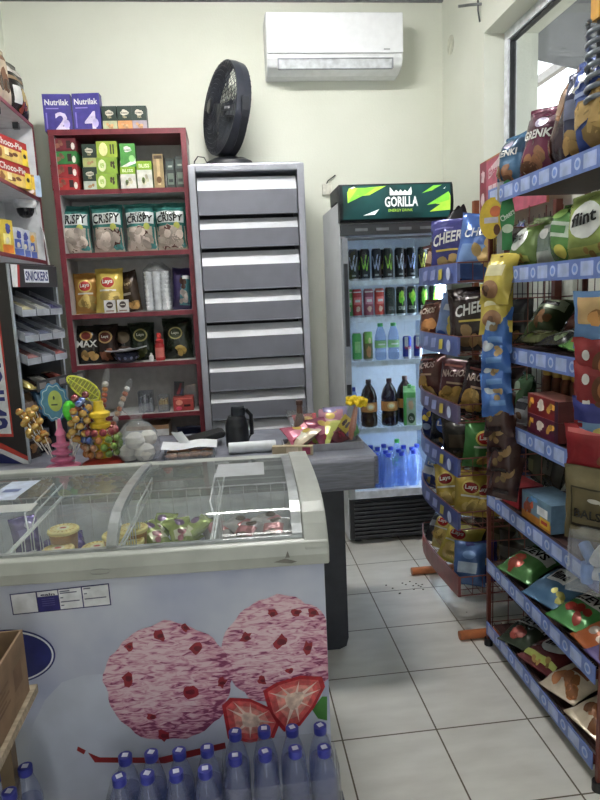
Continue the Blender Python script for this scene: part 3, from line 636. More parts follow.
for k in range(5): hp([(.43+.041*k, .77), (.47+.041*k, .77), (.448+.041*k+(.02 if k == 4 else -.014 if k == 0 else 0), (.93, .84, .85, .84, .93)[k])], WT, .0034)
mb.build('sign_face', hdr)
mb = MB(); dm = col((158, 164, 172), .3, .4, .03)
y0, y1 = FY-.005, FY+.045
mb.box(FX0+.002, FX0+.035, y0, y1, .29, 1.80, dm).box(FX1-.035, FX1-.002, y0, y1, .29, 1.80, dm).box(FX0+.035, FX1-.035, y0, y1, 1.79, 1.80, col((70, 74, 80), .4)).box(FX0+.035, FX1-.035, y0, y1, .29, .335, col((206, 212, 220), .3))
dr = mb.build('door', fr)
MB().box(FX0+.0355, FX1-.0355, FY+.018, FY+.022, .3355, 1.7895, DOORGLASS).build('pane', dr)
mb = MB(); mb.box(FX0+.006, FX0+.026, FY-.03, FY-.0055, 1.2, 1.66, col((44, 48, 54), .4)); mb.box(FX0+.004, FX0+.03, FY-.012, FY-.0055, .92, .98, hd); mb.build('handle', dr)
mb = MB(); mb.box(FX0+.002, FX1-.002, FY+.0, FY+.045, 1.815, 1.875, col((48, 52, 56), .4))
for x in (.08, .2, .33, .45): mb.box(FX0+x, FX0+x+.07, FY-.004, FY-.0005, 1.835, 1.85, col((110, 116, 120), .4))
mb.build('hinge_bar', fr)
mb = MB(); gm = col((36, 38, 42), .5)
mb.box(FX0+.005, FX1-.005, FY+.02, FY+.048, .03, .275, gm)
for k in range(9): mb.box(FX0+.03, FX1-.03, FY+.006, FY+.02, .045+k*.025, .058+k*.025, col((58, 61, 66), .45))
mb.build('base_grille', fr)
for x in (FX0+.04, FX1-.08):
    for y in (FY+.07, FYB-.08): MB().box(x, x+.04, y, y+.04, 0, .0195, gm).build('foot', fr)
ZS = [1.565, 1.355, 1.10, .70, .292]
wm = col((222, 228, 236), .35, .1)
for z in ZS[:4]:
    mb = MB(); mb.box(FX0+.037, FX1-.041, FY+.06, FY+.068, z-.03, z, wm).box(FX0+.037, FX1-.041, FYB-.06, FYB-.052, z-.008, z, wm)
    for k in range(24): x = FX0+.045+k*.0225; mb.box(x-.0025, x+.0025, FY+.068, FYB-.06, z-.005, z, wm)
    mb.build('shelf', fr)
mb = MB(); m, tr_, b_ = nt('cold_led_strip'); b_.inputs['Emission Color'].default_value = (.82, .9, 1, 1); b_.inputs['Emission Strength'].default_value = 30
mb.box(FX1-.058, FX1-.042, FY+.052, FY+.066, .32, 1.8, m); mb.build('light_strip', fr)

# drinks inside
def fput(me, name, label, cat, px, shelf, y, **k):
    z = ZS[shelf]+.001; return put(me, name, label, cat, (xat(px, y, z+.07), y, z), **k)
def energy(key, c):
    return can_mesh(key, .028, .18, (30, 34, 38), [('z', [(-.9, .75), (-.35, .35), (.2, .8)], c, .12), ('z', [(-.1, .62), (.25, .3), (.8, .75)], c, .1), ('r', -.4, .13, .4, .19, (150, 154, 158))], .3)
cols = [(196, 206, 226), (150, 220, 70), (190, 200, 236), (170, 224, 80), (190, 200, 220), (170, 190, 250), (206, 206, 90), (120, 190, 130)]
nm = ['pale blue', 'bright green', 'silver blue', 'lime', 'silver', 'ice blue', 'gold', 'dull green']
for k, px in enumerate((353.5, 365, 376.5, 388, 399.5, 411, 422.5, 434)):
    fput(energy('en%d' % k, cols[k]), 'energy_drink_can', 'black can with %s zigzag on the top refrigerator shelf, number %s from the left' % (nm[k], ['one', 'two', 'three', 'four', 'five', 'six', 'seven', 'eight'][k]), 'can', px, 0, FY+.11, rz=rnd.uniform(-10, 10), group='black cans on the top shelf')
    if k % 2 == 0: fput(energy('en%d' % (k+1), cols[k+1]), 'energy_drink_can', 'black can in the second row behind the top refrigerator shelf cans', 'can', px+6, 0, FY+.2, group='black cans in the second row')
lst = [(348, (80, 160, 90), 'green can at the left end', 0), (357, (190, 60, 66), 'red can left of the purple one', 1), (368.5, (150, 84, 104), 'purple can between two red ones', 1), (379.5, (196, 70, 62), 'red can beside the black and green ones', 1)]
for k, (px, c, l, w_) in enumerate(lst):
    fput(can_mesh('soda%d' % k, .029, .165, c, [('r', -.8, .45, .8, .7, tuple(min(255, v+60) for v in c)), ('r', -.5, .53, .5, .62, WHITE), ('d', 0, .28, .4, .1, (226, 190, 170), .2), ('r', -.9, .86, .9, .9, WHITE)], .3), 'soda_can', l+' on the second refrigerator shelf', 'can', px, 1, FY+.11, group='cans on the second shelf')
for k, px in enumerate((390, 401, 412, 423, 434)):
    d = [('d', 0, .62, .55, .26, (120, 210, 60), .35), ('d', .1, .72, .3, .14, (190, 240, 90), .4), ('t', 'GORILLA', -.7, .2, .7, .33, (220, 226, 222))] if k else [('t', 'GORILLA', -.7, .2, .7, .33, (120, 124, 126))]
    fput(can_mesh('gor%d' % k, .029, .168, (28, 40, 36), d, .3), 'energy_drink_can', ('black and green can, %s on the second refrigerator shelf' % ('first', 'second', 'third', 'fourth')[k-1]) if k else 'plain black can next to the red one on the second refrigerator shelf', 'can', px, 1, FY+.11, rz=rnd.uniform(-15, 15), group='black and green cans')
fput(can_mesh('grn', .028, .165, (96, 190, 100), [('r', -.6, .3, .6, .7, (170, 226, 150))], .2), 'soda_can', 'bright green can at the left of the third refrigerator shelf', 'can', 357, 2, FY+.11)
fput(can_mesh('brg', .028, .17, (110, 112, 70), [('r', -.9, .6, .9, 1, (130, 190, 90)), ('d', 0, .3, .5, .2, (196, 140, 96), .2), ('d', .2, .7, .3, .1, (230, 226, 170))], .2), 'soda_can', 'brown and green can beside the bright green one', 'can', 368, 2, FY+.11)
def pet(name, label, loc, r, h, mat, capc, lab=None, group=None, liquid=None, capmark=False, dots=False, sticker=None):
    t = thing(name, label, 'bottle', loc, 0, group)
    b, c = bottle_parts(r, h)
    mb = MB(); mb.lathe(b, mat, 18); mb.build('bottle_body', t)
    cm = col(capc, .4)
    mb = MB(); mb.lathe(c, cm, 16)
    if capmark: mb.add([(x, y, h+.0006) for x, y in ((-.007, -.007), (.007, -.007), (.007, .007), (-.007, .007))], [(0, 1, 2, 3)], col((214, 218, 236), .5))
    mb.build('cap', t)
    if lab:
        mb = MB(); f = lambda u, v, e: ((r+e)*math.cos(u), (r+e)*math.sin(u), v)
        mb.patch(f, 20, 2, col(lab, .4), -math.pi, math.pi, h*.33, h*.53, .0008)
        g = lambda u, v, e: ((r+e)*math.sin(u), -(r+e)*math.cos(u), v)
        if sticker: mb.disc(g, 0, h*.44, .5, h*.075, col(sticker, .4), .0016, 3, 14); mb.disc(g, 0, h*.44, .3, h*.04, col((236, 226, 200), .4), .002, 2, 12)
        else: mb.patch(g, 6, 1, col((236, 240, 240), .4), -.6, .6, h*.41, h*.45, .0016)
        mb.build('label', t)
    return t
zs = ZS[2]+.001
for k, px in enumerate((380.5, 393.5)):
    pet('water_bottle', 'clear water bottle with green label, %s of two on the third refrigerator shelf' % ('left', 'right')[k], (xat(px, FY+.115, zs+.1), FY+.115, zs), .034, .215, PETF, (70, 170, 90), (150, 200, 140), 'bottles with green labels')
for k, px in enumerate((407, 418)):
    fput(can_mesh('rb%d' % k, .026, .135, (40, 60, 160), [('r', -.8, .5, 0, .95, (206, 210, 220)), ('r', 0, .05, .8, .5, (206, 210, 220)), ('t', 'Red Bull', -.75, .42, .75, .56, (200, 40, 50))], .5), 'energy_drink_can', 'blue and silver can, %s of a pair on the third refrigerator shelf' % ('left', 'right')[k], 'can', px, 2, FY+.11, group='blue and silver cans')
zs = ZS[3]+.001
KV = col((44, 26, 22), .12, 0, .1)
for k, px in enumerate((369, 389.5, 405)):
    pet('kvass_bottle', 'dark brown bottle with orange label, %s on the fourth refrigerator shelf' % ('leftmost of three', 'middle of three', 'third, behind the carton')[k], (xat(px, FY+(.12, .12, .19)[k], zs+.1), FY+(.12, .12, .19)[k], zs), .05, .285, KV, (70, 40, 34), (206, 136, 66), 'brown bottles in the refrigerator', sticker=(236, 196, 130))
pet('water_bottle', 'blue bottle at the left end of the fourth refrigerator shelf', (xat(353.5, FY+.14, zs+.1), FY+.14, zs), .034, .24, PETF, (60, 80, 170))
jc = thing('juice_carton', 'green and white juice carton in front of a dark bottle', 'carton', (xat(409.5, FY+.098, zs+.1), FY+.098, zs), R(-12))
o = bpy.data.objects.new('carton_body', carton('juice', .07, .06, .20, (196, 226, 190), [('r', -1, 0, -.55, 1, (90, 180, 90)), ('r', -.55, .84, 1, 1, (120, 196, 110)), ('d', .2, .62, .5, .14, (226, 190, 150), .2), ('d', .25, .22, .6, .16, (60, 90, 70)), ('t', 'Ola', -.1, .16, .55, .28, WHITE)], (120, 190, 110))); COL.objects.link(o); o.parent = jc
mb = MB(); mb.add([(-.035, -.03, .2), (.035, -.03, .2), (.035, .03, .2), (-.035, .03, .2), (-.035, 0, .235), (.035, 0, .235)], [(0, 1, 5, 4), (2, 3, 4, 5), (1, 2, 5), (3, 0, 4)], col((150, 206, 140), .4)); mb.build('gable_top', jc)
MB().lathe([(.012, .225), (.012, .245), (0, .246)], col((60, 150, 70), .4), 12, c=(0, -.012, 0)).build('cap', jc)
zs = ZS[4]+.001; q = 0
proto = None
spots = [(376, .12), (389, .09), (402, .105), (414, .13), (373, .19), (386, .17), (399, .18), (412, .205), (378, .26), (391, .25), (404, .26), (417, .28), (371, .32), (384, .33)]
names = ['near left corner', 'nearest the glass', 'third in the front row', 'right end of the front row', 'left end of the second row', 'second in the second row', 'third in the second row', 'right end of the second row'] + ['in the back rows']*6
for (px, dy), l in zip(spots, names):
    loc = (xat(px, FY+dy, zs+.1), FY+dy, zs); lb = 'blue capped water bottle on the refrigerator floor, '+l
    if not proto: proto = pet('water_bottle', lb, loc, .031, .24, PETF, (50, 70, 190), None, 'water bottles on the refrigerator floor')
    else: copy_thing(proto, loc, lb)
pet('water_bottle', 'water bottle with green cap far back on the refrigerator floor', (xat(397, FY+.36, zs+.2), FY+.36, zs), .032, .26, PETF, (70, 190, 80), (110, 200, 110))

# ------------------------------------------------------------------ counter
CZ = .88
ct = thing('counter', 'dark grey counter with thick rounded front edge behind the ice cream freezer', 'counter', (0, 0, 0))
CG = col((122, 124, 136), .4, 0, .10, 14, stretch=(1, 1, 14)); CTOP = col((150, 152, 156), .4)
pr = [(2.36, CZ-.135), (2.345, CZ-.12), (2.338, CZ-.07), (2.345, CZ-.018), (2.365, CZ), (2.98, CZ), (2.98, CZ-.135)]
mb = MB(); mb.prism(pr, -.60, .525, CG, 'x'); mb.prism([(-1.2, 2.62), (-.60, 2.62), (-.60, 2.98), (-1.2, 2.98)], CZ-.135, CZ, CG, 'z'); mb.box(-1.2, -.60, 2.36, 2.62, CZ-.135, CZ, CG)
mb.box(.525, .545, 2.375, 2.97, CZ-.125, CZ-.01, CG)
mb.build('worktop', ct, .006)
mb = MB(); LEGC = col((44, 47, 56), .45)
mb.prism([(.29, CZ-.136), (.29, .0), (.385, .0), (.415, .012), (.425, .05), (.425, CZ-.136)], 2.50, 2.56, LEGC, 'y'); mb.build('leg', ct)
mb = MB(); mb.box(-.95, .28, 2.75, 2.78, .05, CZ-.136, LEGC); mb.build('front_panel', ct)
MB().box(-.98, -.955, 2.4, 2.9, 0, CZ-.136, LEGC).build('leg', ct)

# ------------------------------------------------------------------ ice cream freezer (root turned a little)
fz = thing('ice_cream_freezer', 'white chest freezer with curved glass lids and an ice cream picture on its front', 'freezer', (.205, 1.545, 0), R(-2.2))
L, D = 1.12, .66   # local x -L..0, y 0..D
RIM = col((180, 183, 178), .35, 0, .04, 10); PNL = None
m, t, b = nt('printed_front_panel')
noise_col(t, b, (164, 171, 202), (212, 216, 228), 3.2, 4, .3, .7); b.inputs['Roughness'].default_value = .35; PNL = m
INT = col((234, 238, 240), .5, 0, .05, 12)
mb = MB(); wb = col((206, 208, 212), .4)
mb.box(-L, 0, 0, .03, .09, .82, wb, PNL).box(-L, 0, D-.03, D, .09, .82, wb).box(-L, -L+.03, .03, D-.03, .09, .82, wb).box(-.03, 0, .03, D-.03, .09, .82, wb).box(-L+.03, -.03, .03, D-.03, .09, .15, wb)
mb.build('body', fz)
mb = MB(); mb.box(-L+.031, -.031, .031, D-.031, .151, .47, INT); mb.box(-L+.031, -L+.036, .031, D-.031, .47, .86, INT).box(-.036, -.031, .031, D-.031, .47, .86, INT).box(-L+.036, -.036, D-.036, D-.031, .47, .86, INT).box(-L+.036, -.036, .031, .036, .47, .86, INT)
mb.build('tub_lining', fz)
for x in (-L+.05, -.1):
    for y in (.05, D-.1): MB().lathe([(.02, 0), (.02, .09)], col((40, 40, 44), .5), 12, c=(x, y, 0)).build('foot', fz)
GP = [(.012, .885), (.03, .905), (.06, .926), (.10, .942), (.16, .953), (.25, .958), (.35, .957), (.5, .950), (.61, .940)]
mb = MB()
zb, zt = .822, .886
mb.prism([(-.018, zb), (-.022, zb+.03), (-.014, zt-.005), (.0, zt), (.032, zt), (.032, zb)], -L-.012, .012, RIM, 'x')
mb.prism([(D-.04, zb), (D-.04, .945), (D+.012, .945), (D+.012, zb)], -L-.012, .012, RIM, 'x')
mb.build('rim', fz, .004)
for (xa, xb) in ((-.05, .013), (-L-.013, -L+.05)):
    mb = MB(); pts = [(-.015, zb+.001), (-.019, .87)]+[(y-.006, z+.012) for y, z in GP]+[(D+.013, .95), (D+.013, zb+.001)]
    mb.prism(pts, xa, xb, col((178, 181, 176), .35, 0, .05, 8), 'x'); mb.build('end_cap', fz, .004)
def gp(s):   # point on the lid profile, s 0..1
    n = len(GP)-1; i = min(n-1, int(s*n)); a = s*n-i
    P = [GP[max(0, min(n, i+k))] for k in (-1, 0, 1, 2)]
    return tuple(.5*(2*P[1][j]+(P[2][j]-P[0][j])*a+(2*P[0][j]-5*P[1][j]+4*P[2][j]-P[3][j])*a*a+(3*P[1][j]-P[0][j]-3*P[2][j]+P[3][j])*a**3) for j in (0, 1))
def lid(xa, xb, dz, name='glass_lid'):
    mb = MB(); mb.patch(lambda u, v, e: (u, gp(v)[0], gp(v)[1]+dz), 2, 56, LIDGLASS, xa, xb)
    o = mb.build(name, fz); mb = MB()
    al = col((176, 180, 182), .3, .5)
    for x in (xa, xb-.026):
        for i in range(len(GP)-1):
            (ya, za), (yb, zb_) = GP[i], GP[i+1]
            mb.add([(x, ya, za+dz-.004), (x+.026, ya, za+dz-.004), (x+.026, yb, zb_+dz-.004), (x, yb, zb_+dz-.004), (x, ya, za+dz+.006), (x+.026, ya, za+dz+.006), (x+.026, yb, zb_+dz+.006), (x, yb, zb_+dz+.006)], [(4, 5, 6, 7), (3, 2, 1, 0), (0, 4, 7, 3), (1, 2, 6, 5), (0, 1, 5, 4), (2, 3, 7, 6)], al)
    mb.box(xa, xb, .008, .022, .886, .893, al)
    mb.build('lid_rail', o); return o
XM = -.535
l1 = lid(XM-.013, -.052, .008); l2 = lid(-L+.052, XM+.015, -.004)
mb = MB(); hgl = lambda u, v, e: (u, gp(v)[0], gp(v)[1]+.0088+e)
mb.patch(hgl, 4, 3, clear('faded_sticker', (236, 240, 244), .55, .4, (226, 230, 236), .2), -.29, -.14, .74, .9); mb.build('paper_sticker', l1)
mb = MB(); hg2 = lambda u, v, e: (u, gp(v)[0], gp(v)[1]-.003+e)
mb.patch(hg2, 4, 2, clear('faded_strip', (236, 238, 238), .55, .4, (226, 228, 226), .15), -.91, -.78, .52, .60); mb.build('paper_sticker', l2)
mb = MB(); mb.patch(hg2, 3, 3, col((196, 206, 226), .4), -.95, -.86, .66, .88); mb.patch(lambda u, v, e: hg2(u, v, .0006), 2, 1, col((110, 124, 170), .4), -.93, -.88, .76, .79); mb.build('notice_card', l2)
mb = MB(); mb.tube([(-.585, -.0205, .846), (-.58, -.0222, .851), (-.56, -.0222, .853), (-.54, -.0222, .851), (-.535, -.0205, .846), (-.54, -.0222, .841), (-.56, -.0222, .839), (-.58, -.0222, .841)], .0012, col((150, 152, 150), .5), 4, True); mb.build('lid_stop', fz)
# front print: all flat printed shapes on the front panel
inv = (Matrix.Translation((.205, 1.545, 0)) @ Matrix.Rotation(R(-2.2), 4, 'Z')).inverted()
rotm = Matrix.Rotation(R(-2.2), 3, 'Z'); nrm = rotm @ Vector((0, -1, 0)); org = Vector((.205, 1.545, 0))
def fp(px, py):     # photo pixel to local x, z on the front panel
    d = fw + rt*((px-300)/F) + up*((400-py)/F); t = (org-CAM).dot(nrm)/d.dot(nrm); p = inv @ (CAM+d*t); return (p.x, p.z)
pf = lambda u, v, e: (min(u, -.0005), -e, v)
def pc(pts): return [fp(*p) for p in pts]
pm = MB()
snow = col((196, 202, 220), .4, 0, .04, 6)
pm.poly(pf, pc([(28, 760), (33, 725), (45, 700), (62, 682), (84, 675), (120, 673), (240, 700), (322, 690), (326, 790), (30, 790)]), snow, .0008)
pm.build('snow_hill_print', fz)
cherry = col((150, 40, 54), .4)
def scoop(cx, cy, rpx, name, spots):
    c = fp(cx, cy); r = (fp(cx+rpx, cy)[0]-fp(cx-rpx, cy)[0])/2
    mb = MB()
    sh = lambda a: 1+.02*math.sin(5*a)+.015*math.sin(9*a+1)+.012*math.sin(17*a)
    mb.disc(pf, c[0], c[1], r, r*1.02, scoop_mat(c[0], c[1], r), .0013 if name[0] == 's' else .0018, 4, 60, .012, 0, sh)
    for (sx, sy, a) in spots:
        q = fp(sx, sy); mb.disc(pf, q[0], q[1], .016*a, .012*a, cherry, .0026, 1, 11, .35, rnd.uniform(0, 3))
        mb.disc(pf, q[0]+.002, q[1]-.001, .008*a, .006*a, col((106, 24, 40), .4), .003, 1, 9, .3)
    mb.build('scoop_print', fz)
scoop(280, 650, 57, 'second', [(296, 612, .9), (272, 613, .9), (246, 637, 1), (281, 641, 1.4), (307, 647, 1.1), (313, 612, 1), (262, 680, .8), (290, 670, .7)])
scoop(169, 682, 64, 'first', [(160, 635, 1.1), (197, 648, 1.2), (128, 678, 1.3), (190, 691, 1.4), (222, 682, 1), (129, 646, .8), (185, 627, .8), (152, 716, .8), (164, 735, 1.1)])
def berry(pts, name):
    p = pc(pts); n = len(p); c = (sum(a for a, _ in p)/n, sum(b for _, b in p)/n); mb = MB()
    for k, (q, m_) in enumerate(((1, (176, 44, 52)), (.86, (214, 96, 96)), (.62, (226, 150, 140)), (.34, (238, 206, 192)))):
        mb.poly(pf, [(c[0]+(a-c[0])*q, c[1]+(b-c[1])*q) for a, b in p], col(m_, .4, 0, .12, 60), .0032+k*.0005)
    for k in range(n):
        a, b = p[k]; v = ((a-c[0]), (b-c[1])); s = .003; w_ = (-v[1]*.05, v[0]*.05)
        mb.poly(pf, [(c[0]+v[0]*.3+w_[0], c[1]+v[1]*.3+w_[1]), (c[0]+v[0]*.84, c[1]+v[1]*.84), (c[0]+v[0]*.3-w_[0], c[1]+v[1]*.3-w_[1])], col((240, 214, 204), .4), .0054)
    mb.build(name, fz)
berry([(263, 690), (276, 682), (300, 675), (322, 676), (325, 686), (314, 707), (300, 725), (284, 731), (270, 715)], 'strawberry_print')
berry([(222, 705), (230, 697), (250, 698), (272, 708), (280, 722), (274, 737), (250, 742), (228, 738)], 'strawberry_print')
mb = MB(); mb.poly(pf, pc([(312, 709), (322, 696), (327, 696), (327, 720), (318, 718)]), col((70, 130, 60), .4), .0022); mb.build('leaf_print', fz)
mb = MB(); syr = col((150, 46, 50), .35)
mb.poly(pf, pc([(88, 752), (100, 757), (160, 757), (225, 742), (226, 748), (165, 763), (95, 762)]), syr, .0016); mb.poly(pf, pc([(78, 746), (86, 750), (84, 754), (77, 750)]), syr, .0016); mb.build('syrup_print', fz)
mb = MB(); c = fp(14, 658); c2 = fp(56, 658); rx = (fp(56, 658)[0]-fp(-40, 658)[0])/2; cx = fp(56, 658)[0]-rx
ry = (fp(10, 629)[1]-fp(10, 684)[1])/2; cy = (fp(10, 629)[1]+fp(10, 684)[1])/2
for k, (q, m_) in enumerate(((1, (40, 46, 110)), (.94, (226, 230, 240)), (.88, (40, 46, 110)))): mb.disc(pf, cx, cy, rx*(1-(1-q)*.6), ry*q, col(m_, .35), .0012+k*.0006, 1, 48)
mb.build('oval_logo', fz)
mb = MB()
def quad(a, m_, e): mb.poly(pf, pc(a), col(m_, .4), e)
def lerpq(u, v):   # sticker space: u 0..1, v 0..1 bottom to top
    tl, tr, bl, br = (9.5, 594), (109, 583), (13, 615), (111.5, 605)
    return (((1-v)*((1-u)*bl[0]+u*br[0])+v*((1-u)*tl[0]+u*tr[0])), ((1-v)*((1-u)*bl[1]+u*br[1])+v*((1-u)*tl[1]+u*tr[1])))
def sq(u0, v0, u1, v1, m_, e): quad([lerpq(u0, v0), lerpq(u1, v0), lerpq(u1, v1), lerpq(u0, v1)], m_, e)
sq(0, 0, 1, 1, (52, 52, 104), .001); sq(.012, .05, .26, .95, (214, 216, 224), .0014); sq(.275, .72, .478, .95, (220, 222, 228), .0014); sq(.275, .05, .478, .70, (52, 50, 120), .0014)
sq(.488, .05, .715, .95, (220, 222, 228), .0014); sq(.727, .05, .988, .95, (220, 222, 228), .0014)
for (u, v, w_) in ((.5, .84, .1), (.5, .76, .17), (.5, .55, .03), (.5, .36, .19), (.5, .2, .03), (.74, .85, .07), (.74, .62, .03), (.74, .38, .22)): sq(u, v, u+w_, v+.05, (90, 92, 120), .0018)
for k in range(4): sq(.31, .58-.1*k, .44, .61-.1*k, (96, 96, 156), .0018)
a, b2 = fp(*lerpq(.305, .755)), fp(*lerpq(.45, .9)); mb.text(pf, 'ealn', a[0], a[1], b2[0], b2[1]-.003, col((40, 40, 80), .4), .002, 0, True)
mb.build('information_sticker', fz)
mb = MB(); mb.poly(lambda u, v, e: (u, -.0225, v), [(-.13, .838), (-.10, .846), (-.07, .836), (-.085, .832)], col((120, 118, 112), .6), 0); mb.poly(lambda u, v, e: (u, -.0226, v), [(-.10, .848), (-.093, .866), (-.088, .848)], col((120, 118, 112), .6), 0); mb.build('scuff_mark', fz)
# wire baskets inside (parts of the freezer)
wire = col((224, 226, 226), .4, .1)
xs = [-L+.045, -.83, XM+.0, -.29, -.045]
for i in range(4):
    xa, xb = xs[i]+.004, xs[i+1]-.004; mb = MB(); ya, yb, zl, zh = .045, D-.05, .60, .855
    for z in (zl, zh): mb.tube([(xa, ya, z), (xb, ya, z), (xb, yb, z), (xa, yb, z)], .0035, wire, 5, True)
    for k in range(5):
        x = xa+(xb-xa)*(k+.5)/5; mb.tube([(x, ya, zh), (x, ya, zl), (x, yb, zl), (x, yb, zh)], .0016, wire, 4)
    for k in range(8):
        y = ya+(yb-ya)*(k+.5)/8; mb.tube([(xa, y, zh), (xa, y, zl), (xb, y, zl), (xb, y, zh)], .0016, wire, 4)
    mb.tube([(xa, .73*0+.28, zh), (xa+.012, .30, .905), (xa+.012, D-.08, .91), (xa, D-.06, zh)], .003, wire, 5); mb.tube([(xb, .28, zh), (xb-.012, .30, .905), (xb-.012, D-.08, .91), (xb, D-.06, zh)], .003, wire, 5)
    mb.build('wire_basket', fz)
# contents: free-standing tubs and packs
fzM = Matrix.Translation((.205, 1.545, 0)) @ Matrix.Rotation(R(-2.2), 4, 'Z')
def fin(x, y, z): return fzM @ Vector((x, y, z))
tub = thing('ice_cream_tub', 'x', 'tub', (0, 0, 0), 0, 'ice cream tubs in the freezer')
MB().lathe([(.036, 0), (.044, .085), (.046, .09)], col((176, 130, 70), .4), 20).build('cup', tub)
mb = MB(); yl = col((236, 222, 150), .4); mb.lathe([(.0455, .0905), (.049, .092), (.049, .1), (.046, .103), (0, .1035)], yl, 24)
for k in range(18): a = k*math.pi/9; mb.disc(lambda u, v, e, a=a: (u*math.cos(a)-v*math.sin(a), u*math.sin(a)+v*math.cos(a), .1042), .036, 0, .006, .003, col((196, 150, 50), .4), 0, 1, 6)
mb.disc(lambda u, v, e: (u, v, .1042), 0, 0, .02, .02, col((246, 240, 206), .4), 0, 1, 14); mb.disc(lambda u, v, e: (u, v, .1048), 0, 0, .011, .008, col((190, 60, 50), .4), 0, 1, 10)
mb.build('lid', tub)
def fpx(px, py, z):   # point at height z under a photo pixel
    p = at(px, py, Z=z); return p
TUBS = [((63, 528), .80, 'topmost of the stack in the left basket', 1), ((58, 548), .76, 'low in the left basket, beside purple packs', 0), ((118, 533), .80, 'at the left back of the middle basket', 0), ((97, 546), .765, 'in front at the left of the middle basket', 0), ((132, 527), .81, 'at the back by the lid rail', 1), ((128, 540), .785, 'behind the lid rail in the middle basket', 0), ((124, 550), .755, 'front, half hidden by the lid rail', 0)]
first = True
for (p, zt_, l, st) in TUBS:
    q = fpx(*p, zt_); loc = (q.x, q.y, zt_-.1035); lb = 'yellow lidded ice cream tub '+l
    if first: tub.location = loc; tub['label'] = lb; first = False
    else: copy_thing(tub, loc, lb)
    if st: copy_thing(tub, (q.x+.002, q.y-.002, zt_-.208), 'yellow lidded ice cream tub underneath the tub '+l)
def fpack(px, py, z, me, name, label, rz, tilt=75, **k):
    q = fpx(px, py, z); return put(me, name, label, 'packet', (q.x, q.y-.03, z), rz, tilt, **k)
FZP = bag('fp', .09, .12, .05, (84, 62, 150), [('r', -.6, .3, .6, .6, (130, 110, 190)), ('d', .2, .7, .3, .1, (200, 190, 226))], 61)
for k, (px, py, rz, l) in enumerate(((32, 548, 30, 'purple ice cream pack standing in the left basket'), (44, 555, -40, 'purple ice cream pack lying at the front of the left basket'), (76, 551, 20, 'pale purple ice cream pack right of the low tub'))):
    fpack(px, py, .70, FZP, 'ice_cream_pack', l, rz, (25, 70, 70)[k], group='purple ice cream packs')
G2 = bag('fg', .08, .13, .045, (150, 170, 60), [('r', -.7, .2, .7, .5, (226, 226, 180)), ('d', 0, .7, .4, .12, (110, 60, 120)), ('f', 0, .3, .5, .15, (200, 110, 120), 4)], 62)
for k, (px, py, rz) in enumerate(((155, 540, -20), (165, 545, 40), (178, 540, -60), (186, 544, 15), (198, 538, 60))):
    fpack(px, py, .72, G2, 'ice_cream_pack', 'green ice cream pack %s in the basket right of the rail' % ('at the far left', 'second from left', 'in the centre', 'second from right', 'at the right')[k], rz, 60, group='green ice cream packs')
W2 = bag('fw', .10, .13, .05, (206, 200, 196), [('r', -.7, .25, .7, .6, (214, 130, 130)), ('d', .1, .72, .4, .12, (110, 90, 70)), ('f', 0, .3, .5, .15, (130, 100, 80), 5)], 63)
for k, (px, py, rz) in enumerate(((222, 540, 20), (240, 545, -30), (258, 536, 50), (272, 542, -10), (285, 533, 40))):
    fpack(px, py, .70, W2, 'ice_cream_pack', 'frosty pink and white ice cream pack %s in the right basket' % ('at the left', 'second from left', 'in the centre', 'second from right', 'against the end wall')[k], rz, 65, group='frosty ice cream packs')

# ------------------------------------------------------------------ bottled water in front of the freezer
cr = thing('bottle_crate', 'low grey plastic crate under the bottled water', 'crate', (-.10, 1.35, 0))
mb = MB(); cg = col((92, 96, 108), .5)
mb.box(-.49, .32, -.14, .12, .205, .218, cg)
for x in (-.49, -.09, .305):
    for y in (-.14, .105): mb.box(x, x+.015, y, y+.015, 0, .205, cg)
mb.box(-.49, .32, -.14, -.125, .1, .14, cg).box(-.49, .32, .105, .12, .1, .14, cg)
mb.build('crate_body', cr)
BZ0 = .2195; wproto = None; BH = .225
caps = {'right pack': ([(235, 755), (265, 751), (295, 748), (324, 747)], [(235, 731), (264, 728), (292, 727), (320, 725)]), 'left pack': ([(119, 776), (147, 773), (176, 771), (205, 768)], [(125, 755), (151, 752), (179, 750), (207, 747)])}
ordn = ('first', 'second', 'third', 'fourth')
def wbottle(px, py, lb):
    global wproto
    p = at(px, py, Z=BZ0+BH); loc = (p.x, p.y, BZ0)
    if not wproto:
        wproto = pet('water_bottle', lb, loc, .0325, BH, PET, (52, 58, 150), group='bottled water before the freezer', capmark=True)
        mb = MB(); PL = clear('water_fill', (216, 222, 240), .16, .1, (160, 170, 212), .08)
        mb.lathe([(.0, .004), (.0225, .0045), (.0295, .018), (.0295, BH*.52), (.0275, BH*.62), (.0, BH*.62)], PL, 16); mb.build('water', wproto)
    else: copy_thing(wproto, loc, lb, rz=rnd.uniform(-.5, .5))
for pk, (fr_, re_) in caps.items():
    for nm_, row in (('front row', fr_), ('back row', re_)):
        for k, p in enumerate(row): wbottle(*p, 'blue capped water bottle, %s from the left in the %s of the %s' % (ordn[k], nm_, pk))
def filmpack(lo, hi, label):
    mb = MB(); x0, x1, y0, y1 = lo[0], hi[0], lo[1], hi[1]; h0, h1 = BZ0+.002, BZ0+BH*.75
    def wrap(u, v, e):
        a = u*2*math.pi; q = 8
        c, s_ = math.cos(a), math.sin(a); n = (abs(c)**q+abs(s_)**q)**(-1/q)
        w_ = 1+.006*math.sin(23*a)+.004*math.sin(37*a+5*v)-.02*v*v
        return ((x0+x1)/2+(x1-x0)/2*c*n*w_, (y0+y1)/2+(y1-y0)/2*s_*n*w_, h0+(h1-h0)*v)
    mb.patch(wrap, 60, 6, FILMT, 0, 1); o = mb.build('shrink_wrap'); tag(o, label, 'plastic wrap')
